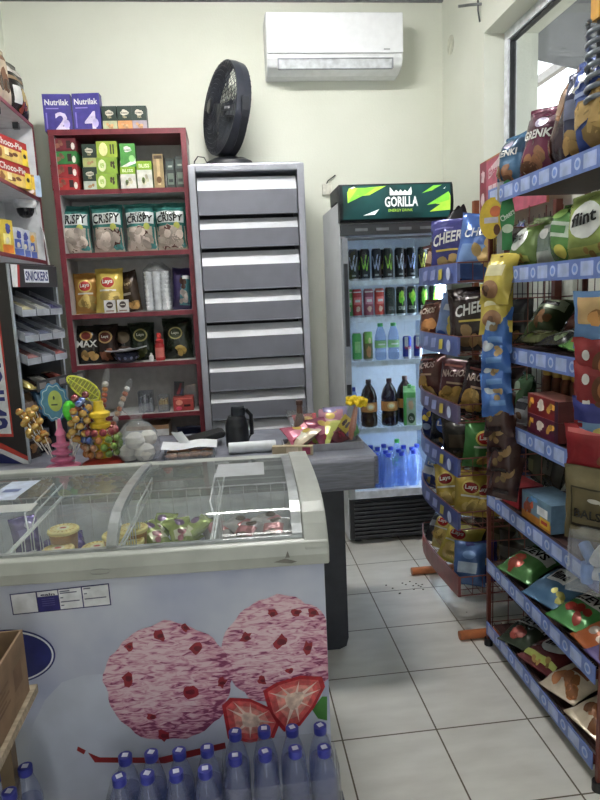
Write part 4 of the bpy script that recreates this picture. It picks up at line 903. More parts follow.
def bounds(rows):
    P = [at(*p, Z=BZ0+BH) for r_ in rows for p in r_]; return ((min(p.x for p in P)-.037, min(p.y for p in P)-.037), (max(p.x for p in P)+.037, max(p.y for p in P)+.037))
filmpack(*bounds(caps['right pack']), 'clear shrink wrap around the right pack of water bottles')
filmpack(*bounds(caps['left pack']), 'clear shrink wrap around the left pack of water bottles')
for p, l in (((25, 766), 'farthest of those below the wooden stool'), ((9, 791), 'nearest of those below the wooden stool'), ((-5, 772), 'leftmost of those below the wooden stool')):
    wbottle(*p, 'blue capped water bottle, '+l)
# cardboard box on a wooden stool
stl = thing('wooden_stool', 'plain wooden stool at the left edge carrying an open cardboard box', 'stool', (-.64, 1.27, 0), 0)
WD = col((160, 146, 124), .55, 0, .1, 8, stretch=(1, 12, 12)); WD2 = col((112, 94, 72), .55, 0, .1, 8)
MB().box(-.16, .145, -.16, .16, .612, .632, WD).build('seat', stl)
for x in (-.15, .055):
    for y in (-.15, .115): MB().box(x, x+.03, y, y+.03, 0, .611, WD2).build('leg', stl)
MB().box(-.1195, .0545, .12, .14, .54, .58, WD2).build('apron', stl)
MB().box(.06, .08, -.119, .114, .54, .58, WD2).build('apron', stl)
KR = col((132, 108, 84), .75, 0, .08, 16)
bx = thing('cardboard_box', 'open brown cardboard box on the wooden stool at the left edge', 'box', (-.64, 1.27, .6335), 0)
mb = MB(); W, Dp, Hh, tk = .27, .27, .15, .005
mb.box(-W/2, W/2, -Dp/2, Dp/2, 0, tk, KR).box(-W/2, W/2, -Dp/2, -Dp/2+tk, tk, Hh, KR).box(-W/2, W/2, Dp/2-tk, Dp/2, tk, Hh, KR).box(-W/2, -W/2+tk, -Dp/2+tk, Dp/2-tk, tk, Hh, KR).box(W/2-tk, W/2, -Dp/2+tk, Dp/2-tk, tk, Hh, KR)
pk = col((110, 84, 62), .7)
g = lambda u, v, e: (W/2+e, u, v)
for k in range(5): mb.poly(g, [(-.09, .05+.011*k), (.02-.02*(k % 2), .05+.011*k), (.02-.02*(k % 2), .056+.011*k), (-.09, .056+.011*k)], pk, .0006)
mb.poly(g, [(.05, .05), (.1, .05), (.1, .1), (.05, .1)], pk, .0006)
mb.build('box_shell', bx)
for k, (x, y, c, l) in enumerate(((.05, .06, (206, 200, 190), 'cream packet'), (.0, .02, (190, 192, 196), 'grey packet'), (.07, -.04, (150, 90, 60), 'brown packet'))):
    put(bag('ib%d' % k, .09, .12, .04, c, [('r', -.6, .3, .6, .6, tuple(v*.6 for v in c))], 70+k), 'packet', l+' lying in the open cardboard box', 'packet', (-.64+x-.03, 1.27+y-.04, .655+.015*k), 40*k, 72, group='packets in the cardboard box')

# ------------------------------------------------------------------ white shelf unit along the left wall
ls = thing('wall_shelf_unit', 'white shelf unit with maroon edges along the left wall', 'shelf unit', (0, 0, 0))
LX, LY0, LY1 = -1.03, 2.99, 3.95
LW = col((214, 216, 220), .5, 0, .03)
mb = MB(); mb.box(XL+.002, LX-.004, LY1-.018, LY1, 0, 2.487, LW).box(LX-.004, LX, LY1-.018, LY1, 0, 2.487, MAR); mb.build('end_panel', ls)
mb = MB(); mb.box(XL+.002, LX-.004, LY0, LY0+.018, 0, 2.487, LW).box(LX-.004, LX, LY0, LY0+.018, 0, 2.487, MAR); mb.build('end_panel', ls)
MB().box(XL+.002, XL+.008, LY0+.018, LY1-.018, 0, 2.487, LW).build('back_panel', ls)
LZ = [2.505, 2.105, 1.755, 1.3, .95, .5]
for i, z in enumerate(LZ):
    a, b_ = (LY0, LY1) if i == 0 else (LY0+.0185, LY1-.0185)
    MB().box(XL+.009, LX-.0035, a, b_, z-.016, z+.004, LW).box(LX-.0035, LX+.0005, a, b_, z-.016, z+.004, MAR).build('shelf', ls)
for y in (3.5, 3.8): MB().box(-1.10, -1.07, y, y+.03, 2.456, 2.4885, col((70, 74, 78), .5)).build('bracket', ls)
RZ = 80
def lsp(px, z, me, name, label, cat, dx=-.05, rz=RZ, **k):
    X = LX+dx; return put(me, name, label, cat, (X, min(yat(px, X, z+.08), LY1-.08), z+.0052), rz, **k)
lsp(1, LZ[0], bag('t1', .22, .30, .08, (206, 184, 156), [('f', 0, .4, .6, .25, (120, 80, 56), 7), ('r', -.6, .75, .7, .85, (150, 110, 80))], 81), 'snack_bag', 'cream bag printed with nuts at the left end of the top shelf', 'bag', tilt=6)
lsp(16, LZ[0], bag('t2', .24, .31, .10, (44, 38, 36), [('r', -.8, .72, .8, .84, (206, 200, 190)), ('r', -.8, .6, .8, .66, (150, 120, 90)), ('d', .3, .34, .45, .18, (196, 160, 70)), ('r', -.7, .2, -.2, .5, (220, 220, 216), .3), ('f', .1, .16, .7, .1, (150, 60, 44), 6)], 82), 'coffee_bag', 'black and gold bag in the middle of the top left shelf', 'bag', tilt=6)
lsp(29, LZ[0], bag('t3', .17, .29, .07, (30, 30, 32), [('r', -.5, .42, .1, .66, (206, 208, 210), .5), ('r', .1, .46, .6, .62, (200, 202, 206), -.5), ('r', -.4, .14, 0, .32, (160, 160, 164), .4), ('r', .1, .8, .5, .86, (120, 122, 126))], 83), 'coffee_bag', 'black bag with silver streaks at the right end of the top left shelf', 'bag', tilt=5)
def pie(key): return carton(key, .30, .09, .115, (196, 40, 44), [('r', -1, 0, 1, .52, (222, 190, 110)), ('t', 'Choco-Pie', -.86, .60, .70, .88, WHITE), ('f', -.1, .3, .5, .2, (120, 74, 50), 5), ('r', .62, 0, 1, .7, (236, 206, 70)), ('d', .8, .4, .1, .1, (60, 50, 40)), ('r', -.45, .2, -.2, .5, (240, 226, 180)), ('d', -.75, .26, .14, .2, (150, 100, 60), .2)], (226, 190, 70), (170, 40, 40))
lsp(6, LZ[1], pie('cp1'), 'biscuit_box', 'lower red and yellow choco pie box on the left shelf', 'box', rz=76, group='choco pie boxes')
X = LX-.05
put(pie('cp2'), 'biscuit_box', 'upper red and yellow choco pie box stacked on another', 'box', (X, yat(3, X, 2.28), LZ[1]+.1215), 77, group='choco pie boxes')
lsp(37, LZ[1], carton('bk', .13, .06, .115, (206, 150, 90), [('r', .4, 0, 1, 1, (180, 200, 226)), ('f', -.2, .6, .5, .25, (130, 84, 60), 5), ('d', 0, .25, .3, .14, (236, 220, 220)), ('r', .1, .3, .4, .9, (236, 196, 70))], (180, 200, 226)), 'biscuit_box', 'small orange and pale blue box right of the choco pie boxes', 'box', rz=50, dx=-.045)
# dome camera under the second shelf
dc = thing('dome_camera', 'white security dome camera under the left shelf', 'camera', (-1.095, 3.855, LZ[1]-.0165))
MB().lathe([(.06, 0), (.062, -.02), (.055, -.045)], col((226, 228, 230), .35), 24).build('housing', dc)
MB().lathe([(.047, -.0455), (.045, -.065), (.034, -.085), (.018, -.095), (0, -.098)], col((20, 20, 24), .1), 24).build('dome', dc)
mb = MB(); p0 = dc.location; mb.tube([(p0.x+.03, p0.y+.068, p0.z-.005), (p0.x+.045, p0.y+.09, p0.z-.12), (-1.022, 3.90, 1.9), (-1.02, 3.92, 1.8), (-1.018, 3.93, 1.7), (-.99, 3.93, 1.4)], .004, col((200, 202, 204), .5), 6); o = mb.build('camera_cable'); tag(o, 'white cable running down the shelf end from the dome camera', 'cable')
for k, (px, c, l) in enumerate(((3, (236, 204, 60), 'yellow box at the left end of the shelf above the sweets stand'), (14, (206, 210, 220), 'blue and white pack left on the shelf above the sweets stand'), (21, (196, 204, 222), 'blue and white pack in the middle above the sweets stand'), (28, (214, 200, 170), 'cream and blue pack at the right above the sweets stand'))):
    lsp(px, LZ[2], carton('lb%d' % k, .10, .05, .15 if k else .17, c, [('r', -.6, .3, .5, .6, (70, 90, 170) if k else (240, 230, 150)), ('r', -.8, .05, .8, .28, (90, 110, 180) if k else (206, 120, 50)), ('d', .2, .75, .4, .14, (60, 70, 150) if k < 3 else (220, 160, 60), .2), ('f', .1, .45, .6, .2, (226, 220, 200), 4)], c), 'milk_pack', l, 'box', rz=72, dx=-.06)

# ------------------------------------------------------------------ sweets stand
SA = 71.6
sn = thing('sweets_stand', 'black sweets display stand with sloping trays and a white lettered header', 'display stand', (-.825, 2.60, CZ+.001), R(SA))
SW, SD, SHt = .31, .27, .785; black = col((34, 28, 30), .4); silv = col((170, 174, 182), .35, .4)
mb = MB(); mb.box(-.006, 0, .004, SD, 0, SHt, black)
g = lambda u, v, e: (-.006-e, u, v)     # outer face of the side panel; u runs away from the front edge
for k, (u0, u1, v0, v1, m_) in enumerate(((.058, .30, .11, .66, (190, 60, 50)), (.066, .30, .122, .648, (226, 228, 232)),)):
    mb.poly(g, [(min(u0, SD), v0), (min(u1, SD), v0), (min(u1, SD), v1), (min(u0, SD), v1+.02)], col(m_, .4), .0006+k*.0005)
gl = lambda u, v, e: (-.006-e, .075+(1-v)*.15, .14+u)
mb.text(gl, 'SNICKERS', 0, 0, .49, 1, col((40, 46, 120), .4), .0018)
mb.poly(g, [(.004, .0), (SD, .0), (SD, .10), (.12, .085), (.004, .03)], col((190, 60, 50), .4), .0006); mb.poly(g, [(.004, 0), (SD, 0), (SD, .075), (.12, .06), (.004, .012)], col((226, 228, 232), .4), .001); mb.poly(g, [(.004, 0), (SD, 0), (SD, .05), (.12, .04), (.03, .0)], col((40, 46, 110), .4), .0014)
mb.build('side_panel', sn)
mb = MB(); mb.box(-.008, .004, -.002, .004, 0, SHt, silv).box(SW-.012, SW, -.002, .012, 0, SHt-.02, silv); mb.build('post', sn)
MB().box(.0045, SW, SD-.004, SD, 0, SHt-.005, col((60, 62, 68), .5)).build('back_panel', sn)
MB().box(SW-.004, SW, .013, SD-.0045, 0, SHt-.03, col((90, 94, 102), .4)).build('side_panel', sn)
MB().box(-.006, SW, .003, SD, SHt, SHt+.005, col((60, 50, 52), .4)).build('top_board', sn)
mb = MB(); mb.box(.0045, SW, -.006, -.0025, SHt-.088, SHt-.002, black)
f = lambda u, v, e: (u, -.006-e, v)
mb.poly(f, [(.0045, SHt-.088), (.05, SHt-.088), (.06, SHt-.002), (.0045, SHt-.002)], col((176, 44, 44), .4), .0006); mb.poly(f, [(.0045, SHt-.088), (.035, SHt-.088), (.045, SHt-.002), (.0045, SHt-.002)], col((226, 226, 226), .4), .001)
mb.poly(f, [(.085, SHt-.07), (.245, SHt-.07), (.245, SHt-.018), (.085, SHt-.018)], col((226, 228, 234), .4), .001)
mb.text(f, 'SNICKERS', .09, SHt-.063, .24, SHt-.025, col((36, 42, 110), .4), .002)
mb.build('header', sn)
zz = [.60, .50, .41]; cc = [[(214, 206, 160), (196, 200, 190), (84, 80, 140)], [(150, 156, 180), (110, 116, 150), (180, 182, 190)], [(190, 130, 130), (170, 176, 190), (206, 110, 110)]]
for i, z in enumerate(zz):
    mb = MB(); w_ = (SW-.03)/3
    for k in range(3):
        xa = .012+k*w_; xb = xa+w_-.004
        for dx in (xa, xb-.003): mb.add([(dx+a, y, q) for a in (0, .003) for (y, q) in ((-.03, z-.018), (-.03, z+.018), (.12, z+.088), (.12, z+.05))], [(0, 1, 2, 3), (7, 6, 5, 4), (0, 4, 5, 1), (1, 5, 6, 2), (2, 6, 7, 3), (0, 3, 7, 4)], col((150, 154, 164), .3, .2))
        mb.add([(xa, -.03, z-.018), (xb, -.03, z-.018), (xb, .12, z+.05), (xa, .12, z+.05)], [(0, 1, 2, 3)], col((170, 174, 182), .35))
        mb.add([(xa, -.03, z-.018), (xb, -.03, z-.018), (xb, -.03, z+.008), (xa, -.03, z+.008)], [(0, 1, 2, 3)], col((160, 163, 172), .3))
        for q in range(4):
            y0_ = -.022+q*.034; y1_ = y0_+.028; s_ = .45; o_ = lambda y: z-.010+(y+.03)*s_+.016
            c_ = cc[i][k]; c_ = tuple(v*(.85 if q % 2 else 1) for v in c_)
            mb.add([(xa+.005, y0_, o_(y0_)-.012), (xb-.006, y0_, o_(y0_)-.012), (xb-.006, y1_, o_(y1_)), (xa+.005, y1_, o_(y1_)), (xa+.005, y0_, o_(y0_)), (xb-.006, y0_, o_(y0_))], [(4, 5, 2, 3), (0, 1, 5, 4)], foil(c_, .35))
    mb.build('sloping_tray', sn)
mb = MB(); z = .29
mb.box(.005, SW+.05, -.06, .12, z, z+.006, black).box(.005, SW+.05, -.064, -.06, z-.004, z+.04, black)
for k in range(5): x = .02+k*.068; mb.poly(lambda u, v, e: (u, -.0645, v), [(x, z+.006), (x+.045, z+.006), (x+.045, z+.03), (x, z+.03)], col((120, 112, 110), .4), 0)
mb.build('tray', sn)
SNM = Matrix.Translation((-.825, 2.60, CZ+.001)) @ Matrix.Rotation(R(SA), 4, 'Z')
BARC = [((206, 186, 90), 'yellow'), ((60, 40, 34), 'brown'), ((190, 186, 180), 'silver'), ((40, 36, 40), 'black'), ((150, 60, 50), 'red'), ((196, 180, 150), 'cream')]
for k, (c, n_) in enumerate(BARC):
    p = SNM @ Vector((.035+k*.052, -.03+.03*(k % 2), z+.0075)); put(bag('bar%d' % k, .045, .10, .025, c, [('r', -.7, .3, .7, .7, tuple(min(255, v+50) for v in c))], 90+k, nu=6, nv=10), 'chocolate_bar', n_+' wrapped chocolate bar in the dark tray of the sweets stand', 'sweet', p, SA+rnd.uniform(-12, 12), 70, group='bars in the dark tray')
hangers = [(.06, .16, (150, 110, 76), 'brown'), (.12, .15, (90, 70, 60), 'dark brown'), (.19, .17, (60, 110, 150), 'blue'), (.25, .16, (110, 150, 180), 'pale blue'), (.08, .03, (70, 56, 50), 'dark'), (.20, .02, (40, 40, 56), 'navy')]
for k, (x, z_, c, n_) in enumerate(hangers):
    p = SNM @ Vector((x, .02+.02*(k % 3), z_-.03)); put(bag('hg%d' % k, .085, .145, .03, c, [('r', -.7, .5, .7, .75, tuple(min(255, v+60) for v in c)), ('f', 0, .28, .6, .16, (190, 130, 70), 4)], 100+k, nu=8, nv=12), 'snack_pack', n_+' snack pack hanging low in the sweets stand', 'packet', p, SA+rnd.uniform(-15, 15), 8, group='packs hanging in the sweets stand')

# ------------------------------------------------------------------ sweets and clutter on the counter
def cpt(px, Y, z=CZ): return (xat(px, Y, z), Y, z+.001)
lol_cache = {}
def lolly(c, c2):
    k = (c, c2)
    if k not in lol_cache:
        mb = MB(); m = foil(c, .3); n = foil(c2, .3)
        mb.lathe([(0, -.014), (.008, -.012), (.0135, -.005), (.0145, 0), (.0135, .005), (.008, .012), (0, .0145)], m, 12, mats=[m, m, n, n, m, m])
        mb.lathe([(.0018, -.075), (.0018, -.012)], col((232, 230, 224), .4), 5)
        lol_cache[k] = mb.mesh('lollipop')
    return lol_cache[k]
def put_lolly(p, d, c, c2, label, group):
    o = bpy.data.objects.new('lollipop', lolly(c, c2)); COL.objects.link(o); o.location = p
    o.rotation_euler = Vector(d).to_track_quat('Z', 'Y').to_euler(); tag(o, label, 'lollipop', group)
# pink stand
ps = thing('lollipop_stand', 'pink tiered plastic stand holding gold lollipops on the counter', 'stand', cpt(64, 2.50))
PK = col((226, 130, 170), .35); P0 = Vector(ps.location)
mb = MB(); mb.lathe([(.065, 0), (.065, .006), (.04, .012), (.028, .02), (.045, .03), (.045, .036), (.024, .042), (.022, .05), (.04, .058), (.04, .064), (.022, .07), (.02, .08), (.036, .088), (.036, .094), (.018, .1), (.016, .125), (.022, .13), (.010, .155), (.006, .19), (0, .192)], PK, 24); mb.build('tiered_body', ps)
for side, cx, cz, n in (('left', -.085, .165, 22), ('right', .075, .155, 22)):
    q = random.Random(5 if cx < 0 else 6)
    for k in range(n):
        a = k*2.4; rr = .011+.026*math.sqrt((k % 8)/8); dz = -.05+.13*(k/n)
        p = P0+Vector((cx+rr*math.cos(a)+dz*(-.35 if cx < 0 else .15), rr*math.sin(a)-.02, cz+dz)); d = p-(P0+Vector((cx*.3, 0, .0)))
        c = ((206, 150, 56), (222, 170, 70), (196, 124, 44))[k % 3]
        put_lolly(p, d, c, (226, 186, 90), 'gold wrapped lollipop in the %s bunch of the pink stand' % side, 'gold lollipops on the %s of the pink stand' % side)
gc2 = thing('toy_card', 'blue scalloped card with a pale green oval behind the pink stand', 'card', cpt(61, 2.58))
mb = MB(); f = lambda u, v, e: (u, -.003-e, v)
sc = lambda a: 1+.07*math.cos(10*a)
mb.disc(f, 0, .245, .055, .075, col((84, 146, 190), .4), .0006, 1, 60, 0, 0, sc); mb.disc(f, 0, .245, .048, .067, col((196, 222, 226), .4), .001, 1, 60, 0, 0, sc); mb.disc(f, 0, .245, .045, .063, col((90, 150, 180), .4), .0014, 1, 60, 0, 0, sc); mb.disc(f, .004, .25, .027, .042, col((196, 214, 110), .4), .002, 1, 24)
mb.disc(f, 0, .262, .004, .008, col((60, 80, 60), .4), .0024, 1, 8); mb.poly(f, [(-.012, .232), (.012, .232), (.012, .238), (-.012, .238)], col((60, 80, 60), .4), .0024)
mb.box(-.03, .03, -.0025, 0, .18, .30, col((84, 146, 190), .4)); mb.build('card', gc2); MB().box(-.004, .004, -.0025, .0015, 0, .18, col((226, 226, 222), .4)).build('stick', gc2)
gb = thing('toy_balloon', 'bright green oval toy on a stick over the pink stand', 'toy', cpt(75, 2.515))
mb = MB(); mb.lathe([(0, .175), (.012, .18), (.023, .198), (.026, .22), (.022, .24), (.012, .254), (0, .258)], col((84, 206, 60), .3), 20); mb.build('oval', gb); mb = MB(); mb.lathe([(.002, 0), (.002, .1752)], col((226, 226, 222), .4), 6); mb.build('stick', gb)
# yellow stand
ys = thing('lollipop_stand', 'yellow tiered stand on a red base ringed by coloured lollipops', 'stand', cpt(104, 2.50))
Y0 = Vector(ys.location); YE = col((226, 196, 56), .35)
mb = MB(); mb.lathe([(.08, 0), (.08, .01), (.06, .022), (.03, .03), (0, .03)], col((170, 56, 46), .4), 28); mb.build('base', ys)
mb = MB(); mb.lathe([(.03, .0305), (.03, .09), (.024, .1), (.036, .108), (.036, .12), (.022, .128), (.022, .14), (.038, .15), (.04, .165), (.022, .172), (.022, .182), (.04, .192), (.042, .206), (.024, .214), (.018, .235), (.018, .25), (0, .25)], YE, 26); mb.build('tiered_body', ys)
LC = [((206, 124, 60), (226, 170, 110), 'orange'), ((120, 160, 60), (190, 206, 120), 'green'), ((170, 60, 70), (210, 130, 120), 'red'), ((70, 96, 176), (150, 170, 220), 'blue'), ((196, 130, 90), (236, 206, 170), 'peach')]
for k in range(44):
    ring = k // 11; a = -math.pi/2+(k % 11)*2*math.pi/11+ring*.3; rr = (.062, .068, .066, .056)[ring]; z = (.052, .08, .108, .135)[ring]
    d = Vector((math.cos(a), math.sin(a), .35)); p = Y0+Vector((rr*math.cos(a), rr*math.sin(a), z))
    x = math.cos(a); i = 1 if (x > .05 and ring < 3 and math.sin(a) < .5) else (0, 4, 0, 2)[ring] if x < .05 or ring == 3 else 2
    if ring == 2 and x < -.2: i = 3
    c, c2, n_ = LC[i]; put_lolly(p, d, c, c2, n_+' lollipop in the ring around the yellow stand', n_+' lollipops on the yellow stand')
for k in range(16):
    c, c2, n_ = (LC[3], LC[3], LC[2], ((120, 40, 50), (176, 90, 90), 'dark red'))[k % 4]
    p = Y0+Vector((-.055-.03*(k % 3)/3+.01*math.sin(k*3), -.03+.012*(k % 4), .135+.0095*k)); put_lolly(p, (-.4, -.3, .8), c, c2, n_+' lollipop in the tall bunch left of the yellow stand', n_+' lollipops left of the yellow stand')
rk = thing('toy_racket', 'translucent yellow leaf shaped toy leaning above the yellow stand', 'toy', cpt(106, 2.535), 0)
mb = MB(); mb.T = Matrix.Translation((0, 0, .255)) @ Matrix.Rotation(R(-52), 4, 'Y')
yr = col((216, 220, 80), .3); pts = [(.032*math.sin(a)*(1+.2*math.cos(a)), 0, .075-.07*math.cos(a)) for a in [2*math.pi*k/28 for k in range(28)]]
mb.tube(pts, .004, yr, 6, True)
for k in range(1, 10): z_ = .01+k*.0135; w_ = .03*math.sqrt(max(0, 1-((z_-.075)/.07)**2)); mb.tube([(-w_, 0, z_), (w_, 0, z_)], .0014, yr, 4)
mb.tube([(0, 0, 0), (0, 0, .145)], .002, yr, 4); mb.disc(lambda u, v, e: (u, -e, v), 0, .075, .029, .066, clear('yellow_film', (226, 232, 140), .45, .2, (214, 222, 110)), .0, 2, 24)
mb.build('leaf', rk); mb = MB(); mb.tube([(0, 0, 0), (.0, 0, .262)], .004, yr, 6); mb.build('handle', rk)
def candy_tube(px0, py0, px1, py1, Y, label, cols_):
    a, b = at(px0, py0, Y=Y), at(px1, py1, Y=Y); d = b-a; t = thing('candy_tube', label, 'sweet', tuple(a)); M = d.to_track_quat('Z', 'Y').to_matrix().to_4x4()
    Ln = d.length; mb = MB(); mb.lathe([(.0135, 0), (.0135, Ln*.94), (.005, Ln)], FILMT, 14, M); mb.build('tube', t)
    mb = MB(); n = int(Ln*.9/.022)
    for k in range(n): m_ = col(cols_[k % len(cols_)], .35); z_ = .012+k*.022; mb.lathe([(0, z_-.0105), (.0085, z_-.008), (.012, z_), (.0085, z_+.008), (0, z_+.0105)], m_, 12, M)
    mb.build('sweets', t)
candy_tube(99, 451, 107, 368, 2.60, 'clear upright tube of orange and white gumballs behind the yellow stand', [(206, 96, 60), (226, 150, 80), (226, 226, 222), (150, 50, 50), (226, 120, 90)])
candy_tube(103, 451, 131, 379, 2.62, 'clear leaning tube of white and peach gumballs right of the upright one', [(226, 226, 222), (222, 190, 160), (196, 110, 80)])
# bag of white buns
bb = thing('bread_bag', 'tied clear plastic bag of round white buns on the counter', 'bag', cpt(140, 2.50)); bb.scale = (.82, .82, .9)
for k, (x, y, z_, s) in enumerate(((-.045, -.01, .045, 1), (.03, -.03, .047, 1.05), (.0, .04, .047, 1), (-.01, -.03, .10, .98), (.045, .02, .10, .9))):
    mb = MB(); rr = .048*s; mb.lathe([(0, -rr*.7), (rr*.7, -rr*.6), (rr, -rr*.1), (rr*.9, rr*.4), (rr*.5, rr*.75), (0, rr*.85)], col((226, 222, 214), .6, 0, .06, 20), 16, c=(x, y, z_)); mb.build('bun', bb)
def bread(u, v, e):
    a = u*math.pi; pr_ = [(0, .07), (.12, .095), (.35, .10), (.55, .09), (.7, .06), (.78, .025), (.84, .022), (.93, .05), (1, .065)]
    for (v0, r0_), (v1, r1_) in zip(pr_, pr_[1:]):
        if v <= v1: r_ = r0_+(r1_-r0_)*(v-v0)/(v1-v0); break
    q = 1+.05*math.sin(7*a+6*v)+.05*math.sin(13*a-9*v)*min(1, v*2)
    return (r_*q*math.cos(a), r_*q*.85*math.sin(a), .002+v*.235)
mb = MB(); mb.patch(bread, 40, 20, FILM); mb.build('plastic_bag', bb)
# tray of biscuits with a paper sheet
bt = thing('biscuit_tray', 'shallow clear tray of brown biscuits beside the bag of buns', 'tray', cpt(190, 2.54), R(2))
MB().box(-.10, .10, -.055, .055, 0, .003, ACR).box(-.10, .10, -.055, -.052, .003, .03, ACR).box(-.10, .10, .052, .055, .003, .03, ACR).box(-.10, -.097, -.052, .052, .003, .03, ACR).box(.097, .10, -.052, .052, .003, .03, ACR).build('tray_shell', bt)
bi = MB(); bi.lathe([(0, 0), (.02, .001), (.026, .007), (.022, .014), (0, .018)], col((186, 130, 84), .6, 0, .2, 60), 14); bim = bi.mesh('biscuit')
for k in range(8):
    put(bim, 'biscuit', 'brown biscuit in the clear tray, %s row' % ('front', 'back')[k // 4], 'biscuit', (bt.location.x-.07+.046*(k % 4), bt.location.y-.026+.05*(k//4), CZ+.0045), 30*k, 0, 0, 'biscuits in the clear tray')
mb = MB(); pm_ = col((232, 234, 238), .6, 0, .02)
mb.patch(lambda u, v, e: (u*.11, (v-.5)*.10+.01, .004+.010*v+.004*math.sin(4*u)), 10, 4, pm_); mb.patch(lambda u, v, e: (-.05+u*.022+.03*(1-v), .02-.01*v+.012*u*u, .012+v*.05), 4, 6, pm_)
o = mb.build('paper_sheet'); o.location = (bt.location.x, bt.location.y+.01, CZ+.035); tag(o, 'white paper sheet folded over the biscuit tray', 'paper')
# black clipboard-like scale, roll, flask
mb = MB(); mb.prism([(-.10, 0), (.10, .035), (.11, .055), (.09, .06), (-.09, .028)], -.05, .05, col((30, 32, 36), .35), 'y'); o = mb.build('card_reader', bevel=.004); o.location = cpt(200, 2.72); o.rotation_euler = (0, 0, R(10)); tag(o, 'flat black wedge shaped device behind the biscuit tray', 'device')
mb = MB(); mb.lathe([(.006, 0), (.022, 0), (.023, .004), (.023, .186), (.022, .19), (.006, .19)], col((226, 230, 236), .5, 0, .03), 20, Matrix.Rotation(R(90), 4, 'Y')); o = mb.build('paper_roll'); p = cpt(229, 2.53); o.location = (p[0], p[1], CZ+.0235); tag(o, 'white paper roll lying along the counter edge', 'paper roll')
fk = thing('vacuum_flask', 'black rounded flask with a steel lid standing on the counter', 'flask', cpt(238, 2.66))
mb = MB(); mb.lathe([(.044, 0), (.048, .005), (.050, .03), (.048, .09), (.040, .12), (.034, .132), (0, .132)], col((28, 30, 36), .35), 24); mb.build('flask_body', fk)
mb = MB(); mb.lathe([(.028, .1325), (.030, .135), (.030, .165), (.027, .172), (0, .172)], col((44, 48, 56), .3, .3), 20, c=(.008, 0, 0)); mb.build('lid', fk)
mb = MB(); mb.tube([(.045, 0, .03), (.062, 0, .05), (.062, 0, .13), (.04, 0, .155)], .009, col((20, 21, 25), .3), 8); mb.build('handle', fk)
# sweets heap on the right of the counter
mb = MB(); bsk = col((150, 150, 158), .4)
bs = thing('sweets_basket', 'low grey tray at the counter end holding bright packets', 'tray', cpt(322, 2.54))
MB().box(-.16, .16, -.07, .07, 0, .004, bsk).box(-.16, .16, -.07, -.066, .004, .028, bsk).box(-.16, .16, .066, .07, .004, .028, bsk).box(-.16, -.156, -.066, .066, .004, .028, bsk).box(.156, .16, -.066, .066, .004, .028, bsk).build('tray_shell', bs)
hp_ = [(290, 2.51, .008, (220, 200, 170), 'cream', 'left end', -70, 60), (305, 2.50, .012, (206, 90, 120), 'pink', 'left part', 20, 65), (318, 2.51, .016, (190, 196, 90), 'lime', 'centre', -35, 55), (331, 2.50, .016, (150, 60, 90), 'dark pink', 'centre right', 30, 50), (312, 2.56, .02, (200, 80, 90), 'red', 'back left', 10, 45), (328, 2.57, .02, (196, 130, 150), 'rose', 'back middle', -20, 40), (344, 2.53, .015, (110, 50, 60), 'maroon', 'right part', 50, 60), (340, 2.585, .02, (150, 140, 190), 'lilac', 'back right', 5, 30)]
for k, (px, y, dz, c, n_, w_, rz, ti) in enumerate(hp_):
    p = cpt(px, y); put(bag('hp%d' % k, .085, .11, .03, c, [('r', -.7, .3, .7, .6, tuple(min(255, v+60) for v in c)), ('d', .1, .7, .4, .12, (236, 200, 90)), ('f', 0, .2, .6, .1, (200, 60, 90), 4)], 120+k, nu=8, nv=12), 'sweets_packet', n_+' sweets packet heaped at the '+w_+' of the counter tray', 'sweets', (p[0], p[1], CZ+.006+dz), rz, ti, 0, 'sweets packets in the tray', 1.25)
wf_ = carton('wafer', .16, .03, .035, (206, 186, 150), [('r', -.3, .1, .3, .9, (226, 210, 190)), ('r', .5, .1, .9, .9, (150, 60, 90))])
p = cpt(293, 2.45); put(wf_, 'wafer_pack', 'long cream wafer pack lying in front of the sweets tray', 'biscuits', p, -14)
cardm = carton('numc', .055, .004, .13, (232, 206, 70), [('d', -.3, .77, .25, .12, (70, 46, 56), .3), ('d', .35, .77, .22, .11, (70, 46, 56), .3), ('r', -1, .0, 1, .5, (150, 60, 110)), ('r', -.9, .3, -.2, .48, (206, 90, 60)), ('r', .1, .3, .8, .48, (60, 110, 170)), ('r', -.9, .06, -.2, .24, (100, 160, 80)), ('r', .1, .06, .8, .24, (206, 70, 120))])
put(cardm, 'lottery_card', 'yellow and purple sweets card leaning in the counter tray', 'card', (cpt(331, 2.565)[0], 2.565, CZ+.012), 0, 12, 44)
cb = thing('bagged_bottle', 'brown bottle neck wrapped in crumpled clear film on the counter', 'bottle', cpt(301, 2.62))
mb = MB(); mb.lathe([(.022, 0), (.026, .01), (.026, .09), (.014, .13), (.012, .165), (.015, .168), (.015, .185), (0, .186)], col((84, 56, 46), .3), 16); mb.build('bottle_body', cb)
mb = MB(); mb.patch(lambda u, v, e: ((.04+.02*math.sin(3*u*math.pi+4*v)*.5+.01*v)*math.cos(u*math.pi), (.036+.006*math.sin(9*u*math.pi))*math.sin(u*math.pi), .003+.14*v+.01*math.sin(5*u)), 26, 10, FILM); mb.build('film_wrap', cb)
ft = thing('feather_toy', 'yellow fluffy topped toy in a clear wrapper at the counter corner', 'toy', cpt(350, 2.58)); ft.scale = (1.35, 1.35, 1.2)
mb = MB(); mb.T = Matrix.Rotation(R(10), 4, 'Y')
for k in range(60):
    a = k*2.399; rr = .028*math.sqrt((k % 20)/20); mb.lathe([(0, -.008), (.009, 0), (0, .010)], col((236, 206, 40), .7), 6, Matrix.Translation((rr*math.cos(a)*1.1, rr*math.sin(a), .145+.022*((k*7) % 10)/10-.4*rr)) @ Euler((k, k*2, k*3)).to_matrix().to_4x4())
mb.build('fluffy_top', ft)
mb = MB(); mb.T = Matrix.Rotation(R(10), 4, 'Y'); mb.lathe([(.018, .01), (.03, .06), (.02, .135)], FILMT, 12); mb.build('wrapper', ft)
